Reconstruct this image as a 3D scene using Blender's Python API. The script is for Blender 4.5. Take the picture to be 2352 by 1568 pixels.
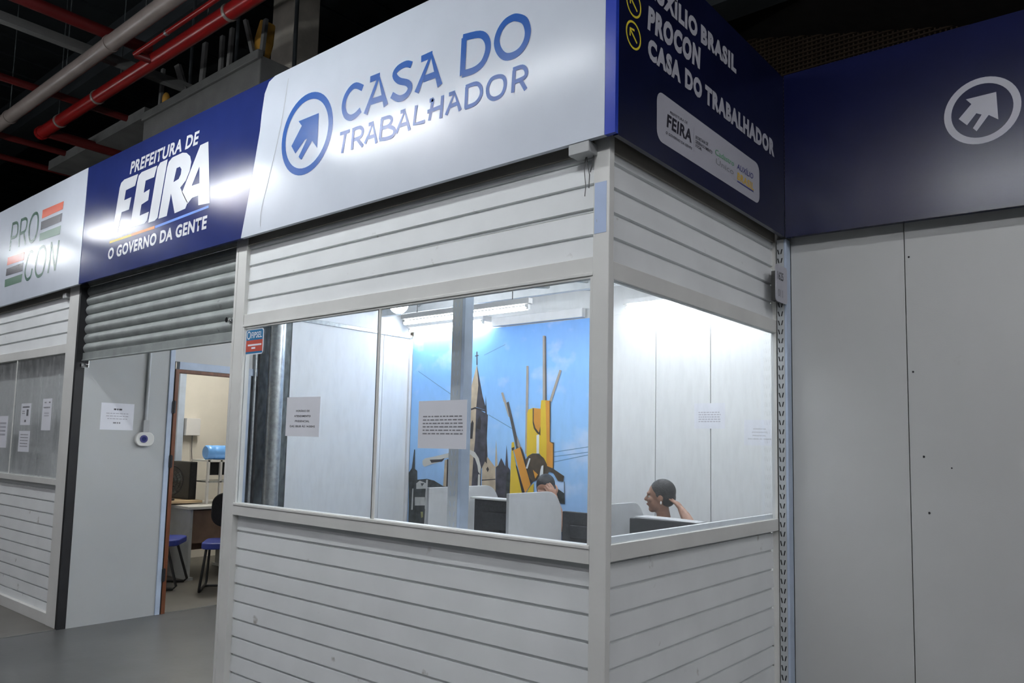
import bpy, bmesh, math, random
from mathutils import Vector, Matrix, Quaternion
random.seed(7)
PI = math.pi
COL = bpy.context.scene.collection
for o in list(bpy.data.objects): bpy.data.objects.remove(o)

# ------------------------------------------------------------------ camera
cam_d = bpy.data.cameras.new('camera'); cam = bpy.data.objects.new('camera', cam_d); COL.objects.link(cam)
YAW, PITCH, ROLL, FPX = 0.6973, 0.0925, 0.0221, 1767.4
fwd = Vector((-math.sin(YAW)*math.cos(PITCH), math.cos(YAW)*math.cos(PITCH), math.sin(PITCH)))
rt = fwd.cross(Vector((0, 0, 1))).normalized(); upv = rt.cross(fwd)
r2 = math.cos(ROLL)*rt + math.sin(ROLL)*upv; u2 = -math.sin(ROLL)*rt + math.cos(ROLL)*upv
m = Matrix((r2, u2, -fwd)).transposed().to_4x4(); m.translation = Vector((1.5426, -2.3892, 1.4639))
cam.matrix_world = m
cam_d.sensor_fit = 'HORIZONTAL'; cam_d.sensor_width = 36.0; cam_d.lens = FPX/2352*36.0
cam_d.shift_x = 0.0; cam_d.shift_y = 73.0/2352
cam_d.clip_start = 0.05; cam_d.clip_end = 200
bpy.context.scene.camera = cam

# ------------------------------------------------------------------ world, exposure
sc = bpy.context.scene
w = bpy.data.worlds.new('world'); sc.world = w; w.use_nodes = True
w.node_tree.nodes['Background'].inputs[0].default_value = (0.55, 0.62, 0.7, 1)
w.node_tree.nodes['Background'].inputs[1].default_value = 0.05
sc.view_settings.view_transform = 'Standard'; sc.view_settings.look = 'None'
sc.view_settings.gamma = 1.0; sc.view_settings.use_curve_mapping = False
sc.view_settings.exposure = 1.2
TUBE_HALL = 60.0      # emission of the fluorescent tubes over the aisle
TUBE_FAR = 21.0  # unseen hall tubes, mostly added as fill
TUBE_BOOTH = 31.0     # tubes inside the booth
TUBE_OFFICE = 42.0

# ------------------------------------------------------------------ materials
def nodes(name):
    mt = bpy.data.materials.new(name); mt.use_nodes = True
    nt = mt.node_tree; b = nt.nodes['Principled BSDF']
    return mt, nt, b
def mat(name, col, rough=0.5, metal=0.0, var=0.06, scale=6.0, bump=0.0, bscale=60.0, spec=0.5, coat=0.0, dirt=None, detail=5.0, stretch=(1, 1, 1)):
    mt, nt, b = nodes(name)
    N = nt.nodes; L = nt.links
    tc = N.new('ShaderNodeTexCoord'); mp = N.new('ShaderNodeMapping'); mp.inputs['Scale'].default_value = stretch
    oi = N.new('ShaderNodeObjectInfo'); va = N.new('ShaderNodeVectorMath'); va.operation = 'MULTIPLY_ADD'
    va.inputs[1].default_value = (7.3, 5.1, 9.7); L.new(oi.outputs['Location'], va.inputs[0]); L.new(tc.outputs['Object'], va.inputs[2]); L.new(va.outputs[0], mp.inputs[0])
    nz = N.new('ShaderNodeTexNoise'); nz.inputs['Scale'].default_value = scale; nz.inputs['Detail'].default_value = detail
    L.new(mp.outputs[0], nz.inputs['Vector'])
    cr = N.new('ShaderNodeValToRGB')
    c0 = [max(0, c*(1-var)) for c in col]; c1 = [min(1, c*(1+var)) for c in col]
    cr.color_ramp.elements[0].position = 0.3; cr.color_ramp.elements[1].position = 0.7
    cr.color_ramp.elements[0].color = (*c0, 1); cr.color_ramp.elements[1].color = (*c1, 1)
    L.new(nz.outputs[0], cr.inputs[0]); out = cr.outputs[0]
    if dirt:
        dcol, dth, dsc = dirt
        n2 = N.new('ShaderNodeTexNoise'); n2.inputs['Scale'].default_value = dsc; n2.inputs['Detail'].default_value = 8
        L.new(mp.outputs[0], n2.inputs['Vector'])
        r2_ = N.new('ShaderNodeValToRGB'); r2_.color_ramp.elements[0].position = dth; r2_.color_ramp.elements[1].position = dth+.09
        L.new(n2.outputs[0], r2_.inputs[0])
        mx = N.new('ShaderNodeMixRGB'); mx.inputs[2].default_value = (*dcol, 1)
        L.new(r2_.outputs[0], mx.inputs[0]); L.new(out, mx.inputs[1]); out = mx.outputs[0]
    L.new(out, b.inputs['Base Color'])
    b.inputs['Roughness'].default_value = rough; b.inputs['Metallic'].default_value = metal
    b.inputs['Specular IOR Level'].default_value = spec
    if coat: b.inputs['Coat Weight'].default_value = coat; b.inputs['Coat Roughness'].default_value = 0.12
    if bump:
        n3 = N.new('ShaderNodeTexNoise'); n3.inputs['Scale'].default_value = bscale; n3.inputs['Detail'].default_value = 3
        L.new(mp.outputs[0], n3.inputs['Vector'])
        bp = N.new('ShaderNodeBump'); bp.inputs['Strength'].default_value = bump; bp.inputs['Distance'].default_value = 0.01
        L.new(n3.outputs[0], bp.inputs['Height']); L.new(bp.outputs[0], b.inputs['Normal'])
    return mt
def emit(name, col, s):
    mt, nt, b = nodes(name); nt.nodes.remove(b)
    e = nt.nodes.new('ShaderNodeEmission'); e.inputs[0].default_value = (*col, 1); e.inputs[1].default_value = s
    nt.links.new(e.outputs[0], nt.nodes['Material Output'].inputs[0]); return mt
def glass(name, tint=(0.96, 0.98, 1.0), haze=0.03, refl=1.0):
    mt, nt, b = nodes(name); nt.nodes.remove(b); N = nt.nodes; L = nt.links
    t = N.new('ShaderNodeBsdfTransparent'); t.inputs[0].default_value = (*tint, 1)
    g = N.new('ShaderNodeBsdfGlossy'); g.inputs['Roughness'].default_value = 0.03
    g.inputs['Color'].default_value = (refl, refl, refl, 1)
    lw = N.new('ShaderNodeLayerWeight'); lw.inputs[0].default_value = .5
    pw = N.new('ShaderNodeMath'); pw.operation = 'POWER'; pw.inputs[1].default_value = 4.5; L.new(lw.outputs['Facing'], pw.inputs[0])
    f = N.new('ShaderNodeMath'); f.operation = 'MULTIPLY_ADD'; f.inputs[1].default_value = .55; f.inputs[2].default_value = .03; L.new(pw.outputs[0], f.inputs[0])
    mx = N.new('ShaderNodeMixShader'); L.new(f.outputs[0], mx.inputs[0]); L.new(t.outputs[0], mx.inputs[1]); L.new(g.outputs[0], mx.inputs[2])
    d = N.new('ShaderNodeBsdfDiffuse'); d.inputs[0].default_value = (0.8, 0.8, 0.8, 1)
    tc = N.new('ShaderNodeTexCoord'); mp = N.new('ShaderNodeMapping'); mp.inputs['Scale'].default_value = (1, 1, .35)
    nz = N.new('ShaderNodeTexNoise'); nz.inputs['Scale'].default_value = 22; nz.inputs['Detail'].default_value = 10; nz.inputs['Roughness'].default_value = .75
    L.new(tc.outputs['Object'], mp.inputs[0]); L.new(mp.outputs[0], nz.inputs['Vector'])
    mr = N.new('ShaderNodeMapRange'); mr.inputs[1].default_value = .45; mr.inputs[2].default_value = .75; mr.inputs[3].default_value = haze*.5; mr.inputs[4].default_value = haze*2.2
    L.new(nz.outputs[0], mr.inputs[0])
    m2 = N.new('ShaderNodeMixShader'); L.new(mr.outputs[0], m2.inputs[0]); L.new(mx.outputs[0], m2.inputs[1]); L.new(d.outputs[0], m2.inputs[2])
    L.new(m2.outputs[0], N['Material Output'].inputs[0]); return mt
def sky_print(name):      # printed sky of the wall mural: blue, paler low down, small clouds
    mt, nt, b = nodes(name); N = nt.nodes; L = nt.links
    tc = N.new('ShaderNodeTexCoord'); sp = N.new('ShaderNodeSeparateXYZ'); L.new(tc.outputs['Object'], sp.inputs[0])
    mr = N.new('ShaderNodeMapRange'); mr.inputs[1].default_value = .6; mr.inputs[2].default_value = 2.65
    L.new(sp.outputs[2], mr.inputs[0])
    cr = N.new('ShaderNodeValToRGB'); e = cr.color_ramp.elements
    e[0].position = 0; e[0].color = (.34, .52, .80, 1); e[1].position = 1; e[1].color = (.16, .40, .85, 1)
    a = e.new(.45); a.color = (.34, .60, .95, 1); a = e.new(.8); a.color = (.24, .52, .97, 1)
    L.new(mr.outputs[0], cr.inputs[0])
    mp = N.new('ShaderNodeMapping'); mp.inputs['Scale'].default_value = (1.1, 1, 1.6); L.new(tc.outputs['Object'], mp.inputs[0])
    nz = N.new('ShaderNodeTexNoise'); nz.inputs['Scale'].default_value = 2.4; nz.inputs['Detail'].default_value = 7; L.new(mp.outputs[0], nz.inputs['Vector'])
    r2_ = N.new('ShaderNodeValToRGB'); r2_.color_ramp.elements[0].position = .56; r2_.color_ramp.elements[1].position = .85
    r2_.color_ramp.elements[1].color = (.75, .75, .75, 1)
    L.new(nz.outputs[0], r2_.inputs[0])
    mx = N.new('ShaderNodeMixRGB'); mx.inputs[2].default_value = (.78, .82, .93, 1)
    L.new(r2_.outputs[0], mx.inputs[0]); L.new(cr.outputs[0], mx.inputs[1]); L.new(mx.outputs[0], b.inputs['Base Color'])
    b.inputs['Roughness'].default_value = .45; return mt

W_ = (0.70, 0.70, 0.68)
M = dict(
 sign_white=mat('sign_white', (.61, .655, .73), .20, var=.02, spec=.25, bump=.03, bscale=5),
 sign_blue=mat('sign_blue', (.016, .028, .14), .17, var=.06, spec=.24, bump=.03, bscale=5),
 sign_dark=mat('sign_dark', (.004, .006, .030), .28, var=.12, spec=.5),
 sign_navy=mat('sign_navy', (.003, .005, .040), .23, var=.10, spec=.34),
 edge_blue=mat('edge_blue', (.02, .05, .42), .25, var=.05),
 print_blue=mat('print_blue', (.014, .10, .40), .26, var=.02, spec=.22), print_white=mat('print_white', (.66, .68, .72), .24, var=.02),
 print_grey=mat('print_grey', (.42, .42, .47), .4, var=.02),
 print_green=mat('print_green', (.04, .12, .08), .25, var=.02), print_green_b=mat('print_green_b', (.16, .27, .20), .25, var=.02),
 print_red=mat('print_red', (.72, .12, .06), .25, var=.02), print_black=mat('print_black', (.07, .065, .085), .25, var=.02),
 print_yellow=mat('print_yellow', (.75, .60, .05), .3, var=.02), print_orange=mat('print_orange', (.85, .35, .10), .3, var=.02),
 print_sky=mat('print_sky', (.09, .25, .75), .3, var=.02), print_ink=mat('print_ink', (.02, .02, .03), .5, var=.02),
 print_lime=mat('print_lime', (.10, .35, .16), .4, var=.02), print_gold=mat('print_gold', (.65, .42, .06), .4, var=.02),
 print_indigo=mat('print_indigo', (.05, .05, .22), .4, var=.02),
 text_grey=mat('text_grey', (.22, .22, .24), .6, var=.02), text_dark=mat('text_dark', (.06, .06, .07), .6, var=.02),
 slat=mat('slat', (.80, .82, .82), .58, var=.05, scale=3, dirt=((.30, .28, .24), .70, 9)),
 frame=mat('frame', (.70, .70, .67), .42, var=.05, scale=4, dirt=((.25, .22, .18), .735, 14)),
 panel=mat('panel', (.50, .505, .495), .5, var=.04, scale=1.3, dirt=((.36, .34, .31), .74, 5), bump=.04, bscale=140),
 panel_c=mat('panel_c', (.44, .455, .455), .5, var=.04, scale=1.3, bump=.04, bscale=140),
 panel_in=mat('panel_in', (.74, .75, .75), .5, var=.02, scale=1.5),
 cream=mat('cream', (.72, .69, .62), .6, var=.03),
 steel_blue=mat('steel_blue', (.44, .52, .64), .5, var=.08, scale=9, dirt=((.16, .18, .2), .72, 24)),
 steel_grey=mat('steel_grey', (.46, .48, .49), .5, var=.08, scale=9, dirt=((.16, .18, .2), .70, 24)),
 galv=mat('galv', (.42, .44, .44), .36, metal=.75, var=.22, scale=30, bump=.1, bscale=40),
 shutter=mat('shutter', (.30, .325, .315), .5, metal=.25, var=.18, scale=7, bump=.05, dirt=((.14, .15, .14), .68, 12)),
 galv_dark=mat('galv_dark', (.10, .115, .115), .45, metal=.4, var=.5, scale=26, stretch=(1, 1, .4), bump=.2, bscale=30),
 black=mat('black', (.012, .012, .014), .5, var=.2), black_gloss=mat('black_gloss', (.010, .010, .012), .3, var=.2),
 speck=mat('speck', (.030, .032, .036), .6, var=.35, scale=70, dirt=((.12, .13, .14), .68, 90)),
 fabric_black=mat('fabric_black', (.012, .012, .014), .9, var=.3, scale=80, bump=.2),
 div_grey=mat('div_grey', (.44, .45, .46), .55, var=.04, scale=3),
 label_blue=mat('label_blue', (.42, .52, .72), .45, var=.06, dirt=((.3, .27, .25), .68, 30)),
 box_grey=mat('box_grey', (.40, .41, .41), .5, var=.05), chrome=mat('chrome', (.75, .75, .75), .15, metal=1, var=.05),
 copper=mat('copper', (.22, .14, .10), .45, var=.2), wire=mat('wire', (.10, .10, .10), .5),
 wood_frame=mat('wood_frame', (.15, .048, .018), .45, var=.25, scale=8, stretch=(6, 6, .6)),
 wood_top=mat('wood_top', (.50, .38, .24), .4, var=.1, scale=5), desk_white=mat('desk_white', (.62, .62, .60), .4, var=.03),
 paper=mat('paper', (.74, .75, .80), .7, var=.02), sticker_blue=mat('sticker_blue', (.02, .17, .36), .4, var=.04), sticker_red=mat('sticker_red', (.55, .09, .06), .4, var=.06),
 concrete=mat('concrete', (.088, .089, .088), .36, var=.16, scale=2.2, detail=9, bump=.05, bscale=20, dirt=((.08, .08, .08), .60, 3)),
 concrete_warm=mat('concrete_warm', (.13, .123, .11), .42, var=.14, scale=2.5, detail=9, dirt=((.10, .09, .08), .62, 4)),
 column=mat('column', (.42, .39, .33), .8, var=.12, scale=5, bump=.3, bscale=25),
 beam=mat('beam', (.12, .12, .115), .8, var=.15, scale=4, bump=.2), roof=mat('roof', (.035, .042, .046), .7, var=.3, scale=1.5),
 hall_dark=mat('hall_dark', (.03, .03, .03), .8, var=.3, scale=1), brown_dark=mat('brown_dark', (.045, .028, .015), .8, var=.2),
 canopy=mat('canopy', (.030, .026, .024), .8, var=.2),
 pipe_red=mat('pipe_red', (.26, .010, .010), .28, var=.12, scale=4), pipe_dim=mat('pipe_dim', (.10, .007, .007), .4, var=.15, scale=4),
 pipe_brown=mat('pipe_brown', (.24, .20, .18), .34, var=.15, scale=5), white_paint=mat('white_paint', (.7, .7, .7), .5, var=.03),
 seat_blue=mat('seat_blue', (.035, .055, .30), .45, var=.1), bottle=mat('bottle', (.14, .36, .75), .15, var=.1), bin_purple=mat('bin_purple', (.05, .03, .22), .4),
 bag_yellow=mat('bag_yellow', (.42, .22, .03), .7, var=.15), floor_dark=mat('floor_dark', (.10, .10, .10), .6),
 skin=mat('skin', (.30, .155, .10), .5, var=.06), skin_b=mat('skin_b', (.34, .18, .12), .5, var=.06), hair=mat('hair', (.018, .017, .018), .55, var=.3, scale=40, bump=.3, bscale=90),
 cloth_grey=mat('cloth_grey', (.10, .085, .08), .85, var=.1, scale=30), cloth_blue=mat('cloth_blue', (.10, .13, .2), .85, var=.1, scale=30), jeans=mat('jeans', (.03, .04, .08), .85, var=.15, scale=30),
 eye=mat('eye', (.42, .40, .38), .4), lintel=mat('lintel', (.24, .225, .195), .6, var=.2, scale=5, stretch=(.4, .4, 3)), lip=mat('lip', (.30, .08, .07), .5), mask_white=mat('mask_white', (.8, .8, .8), .6),  # lintel: dirt brown, with the shade under the signs put into its colour
 m_stonelit=mat('mural_stone_lit', (.52, .42, .30), .5, var=.16, scale=14), m_stonedark=mat('mural_stone_dark', (.055, .052, .065), .5, var=.4, scale=16),
 m_arch=mat('mural_arch', (.035, .028, .028), .5, var=.2), m_cream=mat('mural_cream', (.62, .60, .55), .5, var=.06), m_tree=mat('mural_tree', (.035, .042, .042), .5, var=.6, scale=20),
 m_board=mat('mural_board', (.50, .50, .48), .5, var=.1, scale=20), m_leaf=mat('mural_leaf', (.3, .3, .12), .5), m_tan=mat('mural_tan', (.40, .35, .30), .5, var=.1),
 m_greyrod=mat('mural_greyrod', (.09, .085, .085), .5, var=.2), m_yellow=mat('mural_yellow', (.72, .50, .035), .5, var=.08, scale=4), m_orange=mat('mural_orange', (.68, .30, .04), .5, var=.08, scale=4),
 m_dirt=mat('mural_dirt', (.075, .055, .035), .5, var=.3, scale=14), m_white=mat('mural_white', (.72, .75, .75), .5, var=.04), m_wire=mat('mural_wire', (.13, .25, .42), .5),
 sky=sky_print('mural_sky'),
 tube_hall=emit('tube_hall', (.93, .97, 1.0), TUBE_HALL), tube_far=emit('tube_far', (.97, .93, 1.0), TUBE_FAR),
 tube_booth=emit('tube_booth', (.96, .98, 1.0), TUBE_BOOTH), tube_dim=emit('tube_dim', (.93, .97, 1.0), TUBE_HALL*.3), tube_half=emit('tube_half', (.93, .97, 1.0), TUBE_HALL*.45), tube_hall_b=emit('tube_hall_b', (.93, .97, 1.0), TUBE_HALL*.72), tube_fill_right=emit('tube_fill_right', (.96, .97, 1.0), TUBE_FAR*3.2), tube_office=emit('tube_office', (1, .97, .9), TUBE_OFFICE),  # the tubes on the right are added fill, outside the view
 glass=glass('glass', haze=.022), glass_old=glass('glass_old', (.95, .96, .96), haze=.10),
)

# ------------------------------------------------------------------ geometry helpers
class MB:
    def __init__(s): s.v = []; s.f = []; s.mi = []; s.cur = 0; s.sm = []
    def add(s, vs, fs, smooth=False):
        o = len(s.v); s.v += [tuple(p) for p in vs]
        for f in fs: s.f.append([i+o for i in f]); s.mi.append(s.cur); s.sm.append(smooth)
        return s
    def box(s, x0, x1, y0, y1, z0, z1):
        if x0 > x1: x0, x1 = x1, x0
        if y0 > y1: y0, y1 = y1, y0
        if z0 > z1: z0, z1 = z1, z0
        return s.add([(x0, y0, z0), (x1, y0, z0), (x1, y1, z0), (x0, y1, z0), (x0, y0, z1), (x1, y0, z1), (x1, y1, z1), (x0, y1, z1)],
              [(0, 3, 2, 1), (4, 5, 6, 7), (0, 1, 5, 4), (1, 2, 6, 5), (2, 3, 7, 6), (3, 0, 4, 7)])
    def prism(s, poly, a, b, fn, smooth=False):          # poly of 2-d points; fn(p, t) -> 3-d
        n = len(poly)
        vs = [fn(p, a) for p in poly]+[fn(p, b) for p in poly]
        fs = [tuple(range(n))[::-1], tuple(range(n, 2*n))]
        s.add(vs, fs); o = len(s.v)-2*n
        for i in range(n):
            j = (i+1) % n; s.f.append([o+i, o+j, o+n+j, o+n+i]); s.mi.append(s.cur); s.sm.append(smooth)
        return s
    def tube(s, pts, r, seg=12, caps=True):
        pts = [Vector(p) for p in pts]; rings = []; nrm = None
        for i, p in enumerate(pts):
            d = (pts[min(i+1, len(pts)-1)]-pts[max(i-1, 0)]).normalized()
            if nrm is None:
                nrm = d.orthogonal().normalized()
            else: nrm = (nrm-d*nrm.dot(d)).normalized()
            bi = d.cross(nrm); rr = r[i] if isinstance(r, (list, tuple)) else r
            rings.append([p+rr*(math.cos(2*PI*k/seg)*nrm+math.sin(2*PI*k/seg)*bi) for k in range(seg)])
        vs = [q for rg in rings for q in rg]; fs = []
        for i in range(len(rings)-1):
            for k in range(seg):
                a = i*seg+k; b = i*seg+(k+1) % seg; fs.append((a, b, b+seg, a+seg))
        s.add(vs, fs, True)
        if caps:
            s.add(rings[0], [tuple(range(seg))[::-1]]); s.add(rings[-1], [tuple(range(seg))])
        return s
    def ball(s, c, r, su=16, sv=10, q=None):
        if not isinstance(r, (tuple, list)): r = (r, r, r)
        vs = []; fs = []
        for i in range(sv+1):
            th = PI*i/sv
            for k in range(su):
                ph = 2*PI*k/su; p = Vector((r[0]*math.sin(th)*math.cos(ph), r[1]*math.sin(th)*math.sin(ph), r[2]*math.cos(th)))
                if q: p = q @ p
                vs.append(p+Vector(c))
        for i in range(sv):
            for k in range(su):
                a = i*su+k; b = i*su+(k+1) % su
                fs.append((a, a+su, b+su, b))
        return s.add(vs, fs, True)
    def build(s, name, m, parent=None, bevel=0.0, kind=None):
        me = bpy.data.meshes.new(name); me.from_pydata(s.v, [], s.f)
        ms = m if isinstance(m, (list, tuple)) else [m]
        for x in ms: me.materials.append(x)
        me.polygons.foreach_set('material_index', s.mi); me.polygons.foreach_set('use_smooth', s.sm)
        me.update(); return link(name, me, parent, bevel, kind)
def link(name, me, parent=None, bevel=0.0, kind=None):
    o = bpy.data.objects.new(name, me); COL.objects.link(o)
    if parent is not None: o.parent = parent; o.matrix_parent_inverse = parent.matrix_basis.inverted()
    if bevel:
        b = o.modifiers.new('bevel', 'BEVEL'); b.width = bevel; b.segments = 2; b.limit_method = 'ANGLE'
    if kind: o['kind'] = kind
    return o
def tag(o, label, cat, group=None):
    o['label'] = label; o['category'] = cat
    if group: o['group'] = group
    return o
def thing(name, label, cat, loc=(0, 0, 0), group=None):
    o = bpy.data.objects.new(name, None); COL.objects.link(o); o.location = loc; o.empty_display_size = .1
    bpy.context.view_layer.update()
    return tag(o, label, cat, group)
def struct(o): o['kind'] = 'structure'; return o
def copy_tree(o, parent=None):
    c = o.copy(); COL.objects.link(c)
    if parent is not None: c.parent = parent
    for ch in list(o.children):
        if ch.name in bpy.data.objects: copy_tree(ch, c)
    return c
# flat print on a vertical plane.  ax 'y': plane y=val, (a,z)->(a,val,z).  ax 'x': (a,z)->(val,a,z)
def pl(ax, val):
    return (lambda p, d=0: (p[0], val+d, p[1])) if ax == 'y' else (lambda p, d=0: (val+d, p[0], p[1]))
def tess(loops, f, name, m, parent, thick=0.0008, d=0):
    """filled polygons (each a list of loops: outer, holes) as one thin flat print"""
    from mathutils.geometry import tessellate_polygon
    mb = MB()
    for lp in loops:
        flat = [p for l in lp for p in l]
        tr = tessellate_polygon([[Vector((p[0], p[1], 0)) for p in l] for l in lp])
        mb.add([f(p, d) for p in flat], [tuple(t) for t in tr])
    return mb.build(name, m, parent)
def strokes(lines, th, f, name, m, parent, d=0):
    mb = MB()
    for k_, ln in enumerate(lines):
        dd = d+(k_ % 3)*.0003*(1 if d > 0 else -1)
        P = [Vector(p) for p in ln]; closed = (P[0]-P[-1]).length < 1e-4
        if closed: P = P[:-1]
        n = len(P); L_ = []; R_ = []
        if n > 3:                       # smooth curved strokes a little
            Q = []
            for i in range(n if closed else n-1):
                p0 = P[(i-1) % n] if closed or i > 0 else P[i]; p1 = P[i]; p2 = P[(i+1) % n]; p3 = P[(i+2) % n] if closed or i+2 < n else P[i+1]
                for t in (0, .25, .5, .75):
                    Q.append(.5*((2*p1)+(-p0+p2)*t+(2*p0-5*p1+4*p2-p3)*t*t+(-p0+3*p1-3*p2+p3)*t**3))
            if not closed: Q.append(P[-1])
            P = Q; n = len(P)
        for i in range(n):
            a = P[(i-1) % n] if (closed or i > 0) else P[i]; b = P[(i+1) % n] if (closed or i < n-1) else P[i]
            t = (b-a).normalized(); nn = Vector((-t.y, t.x))
            L_.append(P[i]+nn*th/2); R_.append(P[i]-nn*th/2)
        vs = [f(p, dd) for p in L_]+[f(p, dd) for p in R_]; fs = []
        for i in range(n if closed else n-1):
            j = (i+1) % n; fs.append((i, j, n+j, n+i))
        mb.add(vs, fs)
    return mb.build(name, m, parent)
_cap = {}
def text(body, tri, f, name, m, parent, bold=0.0, d=0, squeeze=None):
    """lettering mapped on baseline start / baseline end / cap-height-at-start points"""
    cu = bpy.data.curves.new('t', 'FONT'); cu.body = body; cu.size = 1; cu.offset = bold; cu.resolution_u = 3; cu.space_character = 1+bold*2.6; cu.space_word = 1.0
    ob = bpy.data.objects.new('t', cu); COL.objects.link(ob)
    h = bpy.data.curves.new('t', 'FONT'); h.body = 'H'; h.size = 1; h.offset = bold
    oh = bpy.data.objects.new('t', h); COL.objects.link(oh)
    dg = bpy.context.evaluated_depsgraph_get(); dg.update()
    me = bpy.data.meshes.new_from_object(ob.evaluated_get(dg)); mh = bpy.data.meshes.new_from_object(oh.evaluated_get(dg))
    ymin = min(v.co.y for v in mh.vertices); cap = max(v.co.y for v in mh.vertices)-ymin
    x0 = min(v.co.x for v in me.vertices); x1 = max(v.co.x for v in me.vertices)
    P0, P1, P2 = [Vector(p) for p in tri]
    for v in me.vertices:
        q = P0+(P1-P0)*((v.co.x-x0)/(x1-x0))+(P2-P0)*((v.co.y-ymin)/cap); v.co = f(q, d)
    me.materials.clear(); me.materials.append(m)
    for o_ in (ob, oh): bpy.data.objects.remove(o_)
    me.name = name
    return link(name, me, parent)
def ellipse_ring(cx, cz, rx, rz, w, f, name, m, parent, d=0, a0=0.0):
    n = 48; mb = MB()
    o = [f((cx+rx*math.cos(2*PI*i/n), cz+rz*math.sin(2*PI*i/n)), d) for i in range(n)]
    q = [f((cx+(rx-w)*math.cos(2*PI*i/n), cz+(rz-w)*math.sin(2*PI*i/n)), d) for i in range(n)]
    mb.add(o+q, [(i, (i+1) % n, n+(i+1) % n, n+i) for i in range(n)])
    return mb.build(name, m, parent)
def rounded(x0, x1, z0, z1, r, n=5, corners=(1, 1, 1, 1)):
    out = []
    for (cx, cz, a, on) in ((x1-r, z1-r, 0, corners[0]), (x0+r, z1-r, 90, corners[1]), (x0+r, z0+r, 180, corners[2]), (x1-r, z0+r, 270, corners[3])):
        if on: out += [(cx+r*math.cos(math.radians(a+90*k/n)), cz+r*math.sin(math.radians(a+90*k/n))) for k in range(n+1)]
        else: out.append({0: (x1, z1), 90: (x0, z1), 180: (x0, z0), 270: (x1, z0)}[a])
    return out
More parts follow.
